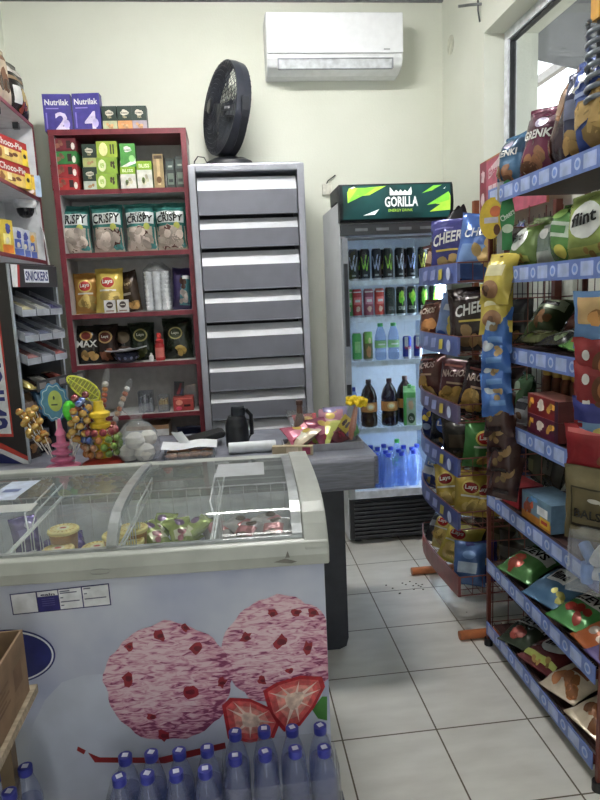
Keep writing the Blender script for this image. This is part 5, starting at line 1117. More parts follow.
mb = MB(); mb.T = Matrix.Rotation(R(10), 4, 'Y'); mb.lathe([(.006, .012), (.012, .05), (.006, .13)], col((190, 120, 90), .4), 8); mb.lathe([(.0, .02), (.012, .04), (.0, .07)], col((90, 150, 80), .4), 8, c=(.012, 0, 0)); mb.build('sweets', ft)

# ------------------------------------------------------------------ near display rack (right wall)
RED = col((106, 54, 44), .45, .2); STRIP = (98, 120, 184)
AX, BXK, AY0, AY1 = 1.0, 1.40, 1.60, 2.42
rackA = thing('snack_rack', 'near red wire rack with blue price strips along the right wall', 'display rack', (0, 0, 0))
def postm(x, y, z0, z1, r=.0075): return MB().box(x-r, x+r, y-r, y+r, z0, z1, RED)
for (x, y) in ((AX+.012, AY0), (AX+.012, AY1), (BXK, AY0), (BXK, AY1)):
    postm(x, y, .03, 1.83 if x < 1.2 else 1.95).build('post', rackA)
    MB().lathe([(.018, 0), (.018, .03), (0, .03)], col((30, 30, 32), .5), 10, c=(x, y, 0)).build('caster', rackA)
mb = MB(); dkw = col((52, 34, 34), .5)
for k in range(17): y = AY0+.02+k*(AY1-AY0-.04)/16; mb.tube([(BXK, y, .06), (BXK, y, 1.94)], .0022, dkw, 4)
for k in range(32): z = .08+k*.06; mb.tube([(BXK+.004, AY0+.012, z), (BXK+.004, AY1-.012, z)], .0022, dkw, 4)
for y in (1.87, 2.14): mb.box(BXK-.02, BXK+.02, y-.022, y+.022, .05, 1.9, col((74, 44, 40), .5))
mb.build('back_grid', rackA)
for y in (AY1,):
    mb = MB()
    for k in range(6): x = AX+.03+k*.068; mb.tube([(x, y, .05), (x, y, 1.80)], .0024, RED, 4)
    for k in range(19): z = .1+k*.09; mb.tube([(AX+.024, y+.003, z), (BXK-.012, y+.003, z)], .0024, RED, 4)
    mb.build('side_grid', rackA)
AZ = [1.845, 1.555, 1.272, .988, .668, .383, .105]
for i, z in enumerate(AZ):
    y1 = AY1-.015; y0 = AY0+.015
    mb = MB(); mb.box(AX+.025, BXK-.025, y0, y1, z-.012, z-.008, col((70, 44, 42), .5))
    for k in range(12): x = AX+.03+k*.03; mb.tube([(x, y0, z-.003), (x, y1, z-.003)], .0022, dkw, 4)
    mb.box(AX+.004, AX+.018, y0, y1, z-.03, z-.012, RED); sh = mb.build('shelf', rackA)
    mb = MB(); mb.box(AX-.003, AX, AY0+.012, AY1-.012, z-.045, z+.012, col(STRIP, .35))
    f = lambda u, v, e: (AX-.003-e, u, v)
    n = 6
    for k in range(n):
        y = AY1-.03-k*(AY1-AY0-.05)/n
        mb.poly(f, [(y, z-.036), (y-.065, z-.036), (y-.065, z+.004), (y, z+.004)], col((166, 180, 216), .35), .0006)
        mb.disc(f, y-.098, z-.016, .017, .017, col((176, 190, 222), .35), .0008, 1, 14); mb.disc(f, y-.098, z-.016, .010, .010, col((110, 140, 206), .35), .0012, 1, 12)
    mb.build('price_strip', sh)
mb = MB(); mb.lathe([(.02, 0), (.02, .50)], col((176, 104, 60), .5), 14, Matrix.Translation((.905, 2.475, .022)) @ Matrix.Rotation(R(90), 4, 'Y')); mb.build('foot', rackA)
def ra(px, i, me, name, label, cat, dx=.06, rz=-90, tilt=8, roll=0, group=None, dz=0, sc=1):
    low = i in (2, 5, 6) and cat == 'bag'
    if low: fr = dx < .12; tilt = 77 if fr else 52; dx = dx-.06 if fr else dx+.03; dz += .026 if fr else .03; sc *= 1.05
    X = AX+dx; z = AZ[i]+.001; y = yat(px, X, z+.08); bg = cat == 'bag'
    o = put(me, name, label, cat, (X, y, z+dz), rz+bg*rnd.uniform(-8, 8), tilt, roll+bg*rnd.uniform(-6, 6), group, sc)
    if bg: o.scale = (sc*(.95 if low else 1), sc*((.85 if fr else 1.2) if low else 1.25), sc)
    return o
def gren(key, base, w, h, seed): return bag(key, w, h, .07, base, [('r', -.9, .58, .9, .85, tuple(v*.7 for v in base)), ('t', 'GRENKI', -.8, .54, .75, .66, WHITE, .12), ('d', .1, .76, .3, .07, (190, 180, 210), ), ('f', -.1, .22, .75, .2, (150, 96, 60), 6), ('f', -.5, .12, .3, .1, (224, 200, 180), 3)], seed)
# top shelf
ra(513, 0, gren('g1', (60, 110, 156), .14, .20, 201), 'crouton_bag', 'blue bag of croutons at the far end of the near rack top shelf', 'bag', rz=-75, group='crouton bags')
ra(538, 0, gren('g2', (112, 34, 70), .19, .235, 202), 'crouton_bag', 'maroon bag of croutons second along the near rack top shelf', 'bag', rz=-72, group='crouton bags')
ra(560, 0, bag('g3', .16, .29, .06, (92, 52, 48), [('r', -.8, .5, .8, .9, (150, 90, 50)), ('r', .2, .0, .95, .9, (60, 46, 56)), ('r', -.5, .55, .1, .8, (190, 150, 120)), ('f', -.3, .2, .5, .16, (150, 80, 66), 5)], 203), 'snack_bag', 'brown and orange bag tipped sideways on the top shelf of the near rack', 'bag', rz=-100, roll=14)
ra(580, 0, bag('g4', .14, .27, .07, (48, 52, 92), [('d', 0, .78, .4, .08, (170, 170, 160)), ('d', 0, .78, .28, .05, (70, 72, 100)), ('r', -.6, .45, .6, .65, (110, 116, 150), .2), ('f', 0, .2, .7, .16, (196, 150, 80), 5)], 204), 'chip_bag', 'dark blue bag with pale round badge on the top shelf of the near rack', 'bag', rz=-70)
ra(600, 0, bag('g5', .18, .29, .09, (66, 92, 176), [('t', 'LAYS', -.8, .66, .8, .80, WHITE, .1), ('f', .0, .32, .8, .26, (190, 150, 80), 8), ('r', -.8, .58, .8, .62, (150, 170, 220))], 205), 'chip_bag', 'blue bag with golden potatoes at the near end of the top shelf', 'bag', rz=-72)
ra(545, 0, bag('g6', .10, .15, .05, (190, 160, 60), [('f', 0, .5, .7, .4, (200, 110, 40), 8), ('d', -.3, .6, .4, .2, (90, 120, 60))], 206), 'snack_bag', 'small yellow and orange bag behind the maroon crouton bag', 'bag', dx=.24, dz=.13)
# second shelf
def flint(key, base, w, h, seed, tx=(20, 24, 30)): return bag(key, w, h, .08, base, [('d', 0, .55, .62, .25, (226, 230, 226)), ('t', 'flint', -.5, .46, .45, .64, tx, .2, .04), ('r', -.8, .1, .8, .2, (190, 200, 90)), ('f', .2, .14, .6, .09, (176, 140, 70), 4)], seed)
ra(526, 1, flint('f1', (110, 140, 66), .15, .17, 211), 'crouton_bag', 'green bag with a white badge at the far end of the second rack shelf', 'bag', tilt=16, rz=-80)
ra(546, 1, bag('f2', .13, .15, .06, (176, 186, 180), [('r', -.6, .3, .6, .7, (100, 120, 110)), ('d', 0, .7, .4, .12, (226, 226, 226))], 212), 'snack_bag', 'pale grey green bag on the second rack shelf', 'bag', tilt=18)
ra(562, 1, bag('f3', .17, .19, .08, (86, 150, 66), [('r', -.9, .42, .9, .66, (206, 226, 206), .3), ('r', -.6, .48, .5, .6, (80, 150, 80), .3), ('d', .4, .2, .3, .1, (236, 226, 90)), ('d', -.2, .8, .5, .1, (150, 200, 90))], 213), 'snack_bag', 'bright green bag with white band leaning on the second rack shelf', 'bag', tilt=16, roll=8)
ra(592, 1, flint('f4', (150, 172, 80), .21, .21, 214), 'crouton_bag', 'large light green bag with white badge near the front of the second rack shelf', 'bag', tilt=14, rz=-82)
ra(537, 1, bag('f5', .15, .2, .06, (96, 120, 60), [('r', -.6, .3, .6, .7, (60, 80, 44))], 215), 'snack_bag', 'dull green bag standing behind the others on the second rack shelf', 'bag', dx=.2)
ra(515, 1, bag('f6', .10, .22, .05, (50, 60, 130), [('r', -.5, .3, .5, .6, (100, 110, 180))], 216), 'snack_bag', 'dark blue bag at the back left of the second rack shelf', 'bag', dx=.26)
# third shelf
ra(524, 2, bag('h1', .14, .13, .05, (92, 96, 56), [('r', -.7, .3, .7, .6, (150, 150, 100)), ('f', 0, .3, .6, .2, (120, 140, 60), 5)], 221), 'snack_bag', 'olive bag lying at the far end of the third rack shelf', 'bag', tilt=50, dx=.08)
ra(549, 2, bag('h2', .17, .17, .06, (40, 42, 44), [('r', -.8, .4, .8, .62, (200, 204, 202), .2), ('t', 'ZEVS', -.7, .42, .6, .6, (30, 32, 34), .3), ('d', .3, .2, .3, .12, (96, 110, 80))], 222), 'crouton_bag', 'black bag with white lettered band on the third rack shelf', 'bag', tilt=52, rz=-80, dx=.08)
ra(568, 2, bag('h3', .15, .16, .06, (90, 150, 70), [('r', -.8, .5, .8, .7, (206, 216, 190)), ('f', 0, .25, .6, .16, (170, 70, 50), 4)], 223), 'crouton_bag', 'green bag with red food lying on the third rack shelf', 'bag', tilt=58, rz=-95, dx=.07)
ra(584, 2, bag('h4', .13, .15, .05, (190, 150, 120), [('r', -.7, .5, .7, .75, (160, 50, 50)), ('f', 0, .3, .6, .2, (226, 210, 190), 5)], 224), 'crouton_bag', 'beige and red bag lying at the near end of the third rack shelf', 'bag', tilt=58, dx=.08)
ra(528, 2, bag('h5', .14, .17, .06, (42, 40, 44), [('r', -.6, .4, .6, .6, (90, 90, 90))], 225), 'snack_bag', 'dark bag standing behind on the third rack shelf', 'bag', dx=.24)
# fourth shelf
ra(521, 3, bag('i1', .12, .16, .06, (60, 96, 60), [('d', 0, .6, .5, .2, (150, 170, 150))], 231), 'snack_bag', 'dark green bag behind the grey bag on the fourth rack shelf', 'bag', dx=.16)
ra(519, 3, bag('i2', .12, .11, .05, (150, 152, 156), [('r', -.7, .4, .7, .65, (60, 62, 70), .2), ('d', .2, .2, .3, .1, (110, 80, 60))], 232), 'snack_bag', 'grey bag at the far end of the fourth rack shelf', 'bag', tilt=35)
def bisc(key, c): return carton(key, .215, .09, .068, c, [('r', -.96, .06, .96, .94, tuple(v*.8 for v in c)), ('d', -.12, .55, .2, .3, (226, 214, 200), .3), ('f', -.72, .5, .2, .4, (206, 156, 60), 4), ('f', .55, .5, .3, .36, (214, 160, 70), 5), ('r', .8, 0, 1, 1, (60, 30, 50))], (120, 40, 46), (206, 130, 120))
p = ra(555, 3, bisc('b1', (110, 40, 70)), 'biscuit_box', 'purple and yellow biscuit box under a red one on the fourth rack shelf', 'box', dx=.075, tilt=0, group='biscuit boxes on the rack')
put(bisc('b2', (150, 40, 40)), 'biscuit_box', 'red and yellow biscuit box on top of a purple one on the rack', 'box', (p.location.x, p.location.y, p.location.z+.069), -90, group='biscuit boxes on the rack')
jarm = MB(); jm = col((110, 60, 34), .35); ym = col((206, 166, 70), .4); jarm.lathe([(.024, 0), (.026, .005), (.026, .07), (.02, .085), (.022, .088), (.022, .105), (0, .105)], jm, 14, mats=[jm, jm, jm, ym, ym, ym]); jm2 = jarm.mesh('jar')
for k in range(4): put(jm2, 'sauce_jar', 'brown jar with yellow cap, %s in the row behind the biscuit boxes' % ('farthest', 'second farthest', 'second nearest', 'nearest')[k], 'jar', (AX+.22, yat(549+9.5*k, AX+.22, AZ[3]+.15), AZ[3]+.08), group='jars behind the biscuit boxes')
put(carton('jb', .26, .10, .078, (90, 46, 40), [], (80, 40, 36)), 'carton', 'plain dark carton under the row of brown jars', 'box', (AX+.22, yat(563, AX+.22, AZ[3]+.1), AZ[3]+.0005), -90)
# fifth shelf
ra(521, 4, carton('rd', .14, .1, .085, (176, 44, 52), [('r', -.7, .35, .5, .6, (226, 200, 200)), ('r', -.9, .8, .9, .95, (214, 90, 90))], (140, 36, 44), (190, 60, 66)), 'sweets_box', 'open red sweets box at the far end of the fifth rack shelf', 'box', dx=.08, tilt=0, rz=-84)
ra(552, 4, carton('bo', .20, .12, .10, (110, 150, 180), [('r', -1, 0, 1, .3, (196, 130, 60)), ('f', -.5, .5, .4, .4, (176, 80, 50), 6), ('r', .1, .45, .8, .75, (220, 222, 226)), ('r', .3, .1, .95, .42, (226, 190, 70)), ('r', .4, .2, .8, .32, (190, 60, 50)), ('f', -.2, .8, .4, .2, (90, 140, 190), 4)], (100, 140, 180), (120, 160, 196)), 'sweets_box', 'blue and orange sweets box on the fifth rack shelf', 'box', dx=.085, tilt=0, rz=-88)
ra(533, 4, bag('j1', .2, .17, .06, (74, 76, 60), [('r', -.6, .3, .6, .6, (100, 100, 70))], 241), 'snack_bag', 'dull olive bag standing behind the red sweets box', 'bag', dx=.26)
ra(553, 4, bag('j2', .2, .19, .06, (62, 60, 56), [('r', -.6, .3, .6, .6, (90, 86, 76))], 242), 'snack_bag', 'dark grey bag standing behind the blue and orange box', 'bag', dx=.28)
# sixth shelf
def zevs(key, base, food, seed, w=.17, h=.2): return bag(key, w, h, .075, base, [('r', -.94, .5, .94, .74, (214, 216, 212)), ('t', 'ZEVS', -.75, .53, .7, .71, (26, 28, 30), .15), ('f', .0, .25, .6, .18, food, 6), ('r', -.9, .88, .9, .93, tuple(v*.6 for v in base))], seed)
ra(512, 5, zevs('z1', (74, 138, 66), (190, 76, 54), 251), 'crouton_bag', 'green crouton bag at the far end of the sixth rack shelf', 'bag', tilt=52, rz=-70, dx=.07)
ra(538, 5, bag('z2', .18, .2, .08, (84, 130, 176), [('r', -.5, .4, .5, .72, (226, 230, 232)), ('t', 'flint', -.4, .46, .4, .66, (24, 28, 40), .2), ('f', .6, .2, .3, .12, (196, 190, 90), 4)], 252), 'crouton_bag', 'blue crouton bag with white badge on the sixth rack shelf', 'bag', tilt=55, rz=-75, dx=.075)
ra(536, 5, flint('z3', (60, 66, 66), .17, .19, 253), 'crouton_bag', 'dark crouton bag behind the blue one on the sixth rack shelf', 'bag', tilt=30, dx=.2)
ra(565, 5, zevs('z4', (70, 150, 70), (200, 60, 44), 254), 'crouton_bag', 'green crouton bag with red tomatoes in the middle of the sixth rack shelf', 'bag', tilt=56, rz=-74, dx=.07)
ra(564, 5, zevs('z5', (60, 104, 60), (120, 120, 80), 255), 'crouton_bag', 'darker green crouton bag behind the tomato one', 'bag', tilt=30, dx=.2)
ra(586, 5, bag('z6', .17, .2, .08, (206, 100, 44), [('r', -.8, .5, .8, .7, (226, 226, 226), .2), ('d', .2, .75, .4, .12, (190, 40, 40)), ('f', 0, .25, .6, .16, (236, 210, 190), 5)], 256), 'snack_bag', 'orange bag with white band near the front end of the sixth rack shelf', 'bag', tilt=58, rz=-85, dx=.07)
ra(602, 5, bag('z7', .16, .18, .07, (120, 106, 176), [('r', -.7, .4, .7, .7, (214, 216, 226))], 257), 'snack_bag', 'violet and white bag at the front end of the sixth rack shelf', 'bag', tilt=60, dx=.06)
# bottom shelf
ra(514, 6, zevs('y1', (54, 66, 50), (170, 70, 60), 261, .16, .19), 'crouton_bag', 'dark crouton bag with white band at the bottom rack shelf far end', 'bag', tilt=54, rz=-66, dx=.07)
ra(512, 6, zevs('y2', (48, 52, 50), (120, 90, 70), 262, .16, .2), 'crouton_bag', 'dark crouton bag standing behind another at the bottom rack shelf far end', 'bag', tilt=24, dx=.2)
ra(535, 6, flint('y3', (110, 40, 44), .19, .2, 263), 'crouton_bag', 'maroon crouton bag with white badge on the bottom rack shelf', 'bag', tilt=54, rz=-72, dx=.08)
ra(536, 6, flint('y4', (74, 32, 36), .17, .19, 264), 'crouton_bag', 'dark maroon crouton bag behind the brighter maroon one', 'bag', tilt=28, dx=.21)
def days(key, base, seed): return bag(key, .16, .22, .08, base, [('d', -.1, .74, .55, .13, (92, 34, 50)), ('t', '7DAYS', -.5, .69, .35, .79, (236, 226, 206), .1, .02), ('f', .1, .22, .75, .18, (176, 104, 54), 7), ('r', -.2, .42, .7, .5, (150, 90, 60))], seed)
ra(556, 6, days('d1', (222, 204, 178), 265), 'croissant_bag', 'cream croissant bag right of the maroon bag on the bottom rack shelf', 'bag', tilt=56, rz=-66, dx=.075, group='croissant bags')
ra(560, 6, days('d2', (190, 170, 146), 266), 'croissant_bag', 'tan croissant bag behind in the middle of the bottom rack shelf', 'bag', tilt=32, rz=-74, dx=.2, group='croissant bags')
ra(582, 6, days('d3', (226, 206, 176), 267), 'croissant_bag', 'cream croissant bag at the near end of the bottom rack shelf', 'bag', tilt=58, rz=-78, dx=.075, group='croissant bags')
ra(588, 6, days('d4', (150, 120, 100), 268), 'croissant_bag', 'brown croissant bag behind, near end of the bottom rack shelf', 'bag', tilt=34, rz=-84, dx=.2, group='croissant bags')

for i, row in ((5, ((525, (70, 84, 76), 'dark green', 'first'), (552, (54, 56, 60), 'black', 'second'), (578, (96, 70, 60), 'brown', 'third'))), (6, ((523, (84, 44, 46), 'maroon', 'first'), (546, (60, 58, 54), 'grey black', 'second'), (570, (170, 146, 122), 'tan', 'third'))), (2, ((536, (70, 90, 50), 'olive green', 'first'), (575, (120, 60, 50), 'rusty', 'second')))):
    for px, c, cn, on in row:
        ra(px, i, bag('fill%d%d' % (i, px), .17, .19, .09, c, [('r', -.9, .55, .9, .78, tuple(min(255, v+120) for v in c)), ('r', -.7, .62, .6, .71, (40, 40, 42), .1), ('f', .1, .28, .6, .18, (176, 120, 70), 5)], 600+px), 'crouton_bag', '%s bag, %s from the far end, middle row of %s rack shelf' % (cn, {5: 'sixth', 6: 'bottom', 2: 'third'}[i], on), 'bag', dx=.15, tilt=44, rz=-76)
# strips of bags hanging on the near rack
def hang_strip(px, X, items, grp, rz):
    for k, (py, me, label) in enumerate(items):
        p = at(px, py, X=X); put(me, 'hanging_bag', label, 'bag', (p.x-.03, p.y-.006*k, p.z-HH[me.name]*.97), rz+rnd.uniform(-24, 24), 17, rnd.uniform(-10, 10), grp, (.9, 1.5, 1))
HH = {}
def hb(key, w, h, d, base, dc, seed):
    me = bag(key, w, h, d, base, dc, seed, nu=10, nv=14); HH[me.name] = h; return me
pos = ('topmost', 'second', 'third', 'fourth', 'lowest')
YB_ = lambda s: hb('hy%d' % s, .135, .19, .05, (214, 190, 66), [('r', -.6, .5, .6, .72, (236, 226, 170), .2), ('d', -.1, .25, .6, .16, (170, 120, 80)), ('f', -.2, .2, .5, .12, (120, 84, 60), 3), ('d', 0, .9, .08, .025, (60, 50, 30))], s)
BB_ = lambda s: hb('hbl%d' % s, .125, .165, .05, (62, 116, 206), [('d', -.3, .62, .45, .16, (176, 190, 200)), ('f', .2, .45, .45, .14, (170, 136, 84), 3), ('r', -.4, .2, .6, .32, (96, 150, 226))], s)
BR_ = lambda s: hb('hbr%d' % s, .125, .165, .05, (74, 46, 44), [('d', .1, .62, .45, .16, (150, 112, 60)), ('f', -.3, .4, .4, .14, (130, 96, 50), 3), ('r', -.6, .12, .4, .22, (50, 32, 34))], s)
it = [(252, YB_(301), 'upper yellow bag at the top of the hanging strip'), (281, YB_(302), 'lower yellow bag on the hanging strip, above the blue bags')]
it += [(308+21*k, BB_(303+k), pos[k if k < 3 else 4]+' of four blue bags on the hanging strip') for k in range(4)]
it += [(392+20*k, BR_(310+k), pos[k if k < 3 else 4]+' of four dark brown bags on the hanging strip') for k in range(4)]
hang_strip(503, .975, it, 'bags on the hanging strip', -48)
hs = thing('clip_strip', 'grey clip strip with a yellow disc header and green card behind the hanging bags', 'display strip', tuple(at(503, 250, X=1.0)), R(-32))
p1 = hs.location
MB().box(-.025, .0, .02, .024, -.95, .24, col((170, 168, 172), .4)).build('strip', hs)
mb = MB(); f = lambda u, v, e: (u, .018-e, v); mb.disc(f, -.045, .115, .042, .072, col((222, 190, 66), .4), 0, 1, 28); mb.disc(f, -.03, .14, .02, .02, col((206, 110, 70), .4), .0008, 1, 14); mb.poly(f, [(-.07, .10), (-.02, .10), (-.02, .12), (-.07, .12)], col((206, 200, 214), .4), .001); mb.disc(f, -.025, .075, .012, .02, col((90, 50, 36), .4), .001, 1, 10); mb.box(-.05, -.03, .0185, .0195, .06, .19, YE); mb.build('header_disc', hs)
mb = MB(); f = lambda u, v, e: (u, .012-e, v); gcol = col((52, 130, 76), .4); mb.disc(f, .012, .215, .018, .03, gcol, 0, 1, 16); mb.box(-.006, .03, .0125, .0145, -.0, .20, gcol); mb.disc(f, .012, .12, .026, .07, gcol, .0006, 1, 24); mb.text(lambda u, v, e: f(u*.8-v*.5+.012, .12+u*.5+v*.9, e), 'Cheers', -.027, -.009, .03, .012, col((220, 230, 220), .4), .002); mb.disc(f, .014, .075, .02, .016, col((206, 222, 200), .4), .0018, 1, 12)
mb.build('green_card', hs)
# bags on the second strip at the very right
RX = .95
def rb(px, py, me, label, rz=-45, tilt=-6): p = at(px, py, X=RX); put(me, 'hanging_bag', label, 'bag', (p.x, p.y, p.z-HH[me.name]), rz, tilt, 0, 'bags at the right edge')
rb(601, 290, hb('k1', .13, .15, .05, (96, 140, 200), [('r', -.8, .45, .8, .9, (214, 170, 110)), ('f', 0, .6, .6, .2, (206, 140, 70), 5)], 321), 'blue and orange bag hanging at the right edge above the red bags')
for k in range(3):
    rb(601, 336+24*k, hb('k%d' % (2+k), .13, .14, .05, (150, 34, 40), [('d', .3, .5, .5, .28, (110, 56, 30)), ('d', .35, .5, .3, .18, (176, 100, 50)), ('d', -.45, .68, .16, .10, (226, 222, 220))], 322+k), ('topmost', 'middle', 'lowest')[k]+' of three red bags with a white spot hanging at the right edge')
rb(602, 396, hb('k6', .14, .13, .05, (56, 60, 150), [('r', -.8, .1, .8, .5, (110, 150, 196)), ('d', .2, .3, .4, .12, (206, 180, 90))], 326), 'dark blue bag hanging at the right edge under the red bags')
rb(600, 424, hb('k7', .17, .14, .05, (170, 34, 44), [('f', .4, .4, .4, .2, (130, 70, 44), 4), ('r', -.9, .85, .9, .93, (210, 90, 90))], 327), 'large red bag hanging at the right edge above the gold bag')
rb(600, 466, hb('k8', .17, .21, .06, (112, 98, 64), [('r', -.75, .25, .9, .29, (50, 44, 36)), ('r', -.75, .75, .9, .77, (60, 54, 40)), ('r', -.75, .26, -.70, .76, (60, 54, 40)), ('t', 'BALSON', -.62, .38, .85, .5, (40, 36, 32), .05, -.03), ('d', -.0, .62, .22, .03, (220, 216, 206)), ('d', .4, .6, .22, .03, (220, 216, 206)), ('r', -.75, .04, .9, .24, (140, 126, 90))], 328), 'gold bag with dark lettering hanging at the right edge')
pb_ = thing('clear_bag', 'clear plastic bag of pale blue items hanging below the gold bag', 'bag', tuple(at(598, 596, X=RX)), R(-45))
fn_ = bag_fn(.17, .24, .10, 330); mb = MB(); mb.patch(lambda u, v, e: fn_(u, v, e, -1), 14, 18, FILM); mb.patch(lambda u, v, e: fn_(-u, v, e, 1), 14, 18, FILM); mb.build('film', pb_)
for k in range(6):
    mb = MB(); mb.lathe([(.0, -.03), (.016, -.028), (.018, 0), (.016, .028), (0, .03)], col(((120, 150, 206), (206, 210, 220), (150, 170, 214))[k % 3], .4), 10, Matrix.Translation((-.03+.03*(k % 3), .0+.008*(k % 2), .06+.055*(k//3))) @ Euler((k*.9, k*1.3, k)).to_matrix().to_4x4()); mb.build('roll', pb_)
# grey spiral hook strip hanging high at the right edge
sp = thing('spiral_hanger', 'grey spiral hanger with an orange top hanging high at the right edge', 'hanger', tuple(at(599, 105, X=1.05)))
ztop = at(599, 22, X=1.05).z-sp.location.z
mb = MB(); mb.tube([((.034*math.cos(a)), .034*math.sin(a), a/(2*math.pi)*.0285) for a in [k*math.pi/8 for k in range(int(ztop/.0285*16))]], .0075, col((126, 132, 142), .35, .3), 6); mb.build('coil', sp)
mb = MB(); mb.lathe([(.012, -.02), (.012, ztop)], col((60, 64, 72), .4), 8); mb.build('core', sp)
MB().box(-.02, .02, -.02, .02, ztop+.001, ztop+.16, col((206, 150, 50), .4)).build('orange_top', sp)
MB().lathe([(.0015, ztop+.16), (.0015, ZC-sp.location.z-.001)], col((120, 120, 120), .4), 5).build('hanging_wire', sp)

# ------------------------------------------------------------------ far display rack
CX0, CY0, CY1 = .925, 2.53, 3.21
rackB = thing('snack_rack', 'far red wire rack with bow fronted baskets of chips beside the refrigerator', 'display rack', (0, 0, 0))
for y in (CY0+.04, CY1-.02): postm(1.36, y, .04, 1.84, .014).build('post', rackB)
mb = MB()
for k in range(13): y = CY0+.05+k*(CY1-CY0-.08)/12; mb.tube([(1.36, y, .06), (1.36, y, 1.8)], .0022, dkw, 4)
for k in range(22): z = .1+k*.08; mb.tube([(1.364, CY0+.055, z), (1.364, CY1-.035, z)], .0022, dkw, 4)
mb.build('back_grid', rackB)
for y in (3.14, CY0+.02): mb = MB(); mb.lathe([(.02, 0), (.02, .48)], col((176, 104, 60), .5), 14, Matrix.Translation((.885, y, .022)) @ Matrix.Rotation(R(90), 4, 'Y')); (mb.build('foot', rackB) if y > 3 else None)
xp = xat(476, 3.0, 1.85); MB().box(xp-.012, xp+.012, 2.99, 3.02, .044, 1.9, col((150, 84, 50), .5)).build('post', rackB)
CZS = [1.525, 1.228, .945, .715, .478, .175]
BST = [(88, 102, 158), (88, 102, 158), (88, 80, 110), (66, 78, 136), (58, 70, 128), (120, 52, 50)]
def plan(n=8):   # basket outline from the near front corner round to the back
    P = [(1.35, CY0), (CX0+.01, CY0)]
    for k in range(n+1):
        a = k/n; P.append((CX0+.05*max(0, a-.55)**2/.2-.012*math.sin(a*math.pi), CY0+.002+(CY1-CY0)*a))
    return P+[(1.35, CY1)]
for i, z in enumerate(CZS):
    P = plan(); mb = MB()
    h = .075 if i < 5 else .085
    mb.tube([(x, y, z) for x, y in P], .0035, RED, 5); mb.tube([(x, y, z+h) for x, y in P], .003, RED, 5)
    for k in range(9): x = CX0+.06+k*.045; mb.tube([(x, CY0, z+h), (x, CY0, z), (x, CY1, z)], .002, RED, 4)
    for k in range(8): y = CY0+.05+k*.075; mb.tube([(CX0+.01, y, z+.003), (1.35, y, z+.003)], .002, RED, 4)
    bkt = mb.build('basket', rackB)
    Q = P[1:-1]; mb = MB(); pmx = col(BST[i], .35)
    for (a, b_) in zip(Q, Q[1:]):
        mb.add([(a[0]-.005, a[1], z-.006), (b_[0]-.005, b_[1], z-.006), (b_[0]-.005, b_[1], z+h), (a[0]-.005, a[1], z+h), (a[0]-.003, a[1], z-.006), (b_[0]-.003, b_[1], z-.006), (b_[0]-.003, b_[1], z+h), (a[0]-.003, a[1], z+h)], [(0, 1, 2, 3), (7, 6, 5, 4), (3, 2, 6, 7), (0, 4, 5, 1)], pmx)
    if i < 5:
        f = lambda u, v, e: (CX0-.018-e, u, z+v)
        for k, (yy, ww, cc_) in enumerate(((CY0+.07, .03, 0), (CY0+.17, .03, (190, 176, 60)), (CY0+.27, .04, (150, 160, 206)), (CY0+.38, .04, (150, 160, 206)))):
            if cc_ == 0: mb.disc(f, yy, .035, .025, .026, col((190, 200, 226), .4), .001, 1, 16)
            else: mb.poly(f, [(yy+ww, .01), (yy-ww*.6, .016), (yy-ww, .06), (yy+ww*.6, .054)], col(cc_, .4), .001)
    mb.build('front_strip', bkt)
def rbk(px, i, me, name, label, cat='bag', dx=.09, rz=-50, tilt=8, roll=0, group=None, dz=0):
    X = CX0+dx; z = CZS[i]+.006; return put(me, name, label, cat, (X, min(yat(px, X, z+.1), CY1-.09), z+dz), rz+rnd.uniform(-6, 6), tilt, roll+rnd.uniform(-5, 5), group, (1, 1.3, 1))
def cheers(key, base, food, seed, w=.2, h=.26, tx=WHITE): return bag(key, w, h, .09, base, [('t', 'CHEERS', -.75, .52, .8, .70, tx, .2, .10), ('r', -.6, .45, .7, .48, (220, 190, 70)), ('f', .1, .22, .7, .2, food, 7), ('r', -.7, .8, .2, .83, tuple(min(255, v+50) for v in base))], seed)
rbk(428, 0, bag('q1', .13, .19, .07, (110, 66, 44), [('r', -.7, .45, .7, .75, (200, 160, 130), .3), ('f', 0, .2, .7, .16, (206, 150, 70), 6), ('d', .2, .8, .4, .1, (60, 40, 40))], 401), 'chip_bag', 'brown and orange bag at the far end of the top basket', roll=12)
rbk(452, 0, cheers('q2', (58, 58, 136), (196, 160, 90), 402, .21, .28), 'chip_bag', 'purple bag with white lettering in the top basket', rz=-42)
rbk(475, 0, bag('q3', .19, .28, .08, (70, 110, 196), [('r', -.9, .2, .3, .5, (110, 150, 216), .5), ('t', 'CHEERS', -.7, .58, .9, .72, (226, 230, 236), .2, .1), ('f', .3, .4, .55, .26, (206, 166, 90), 8), ('r', .6, 0, .95, .9, (120, 122, 130))], 403), 'chip_bag', 'bright blue bag with golden chips near the front of the top basket', rz=-30, roll=10, dx=.12)
rbk(478, 0, bag('q4', .14, .16, .06, (60, 96, 186), [('r', -.6, .5, .6, .75, (150, 170, 210)), ('d', .2, .25, .4, .12, (96, 140, 210))], 404), 'chip_bag', 'small blue bag against the near end of the top basket', rz=-10, dx=.17, dz=.0)
rbk(429, 1, bag('q5', .17, .22, .09, (96, 48, 36), [('f', 0, .3, .8, .24, (206, 130, 60), 8), ('t', 'NACHOS', -.7, .6, .6, .74, (220, 200, 180), .2, .05), ('r', -.6, .85, .6, .9, (140, 90, 70))], 405), 'chip_bag', 'brown bag with orange chips at the far end of the second basket', rz=-62, roll=-6)
rbk(447, 1, bag('q6', .18, .24, .08, (110, 140, 196), [('f', .3, .35, .6, .3, (214, 190, 80), 8), ('r', -.4, .68, .8, .8, (190, 200, 220)), ('d', -.2, .2, .3, .08, (60, 96, 190))], 406), 'chip_bag', 'pale blue and yellow bag in the second basket', rz=-55, roll=10)
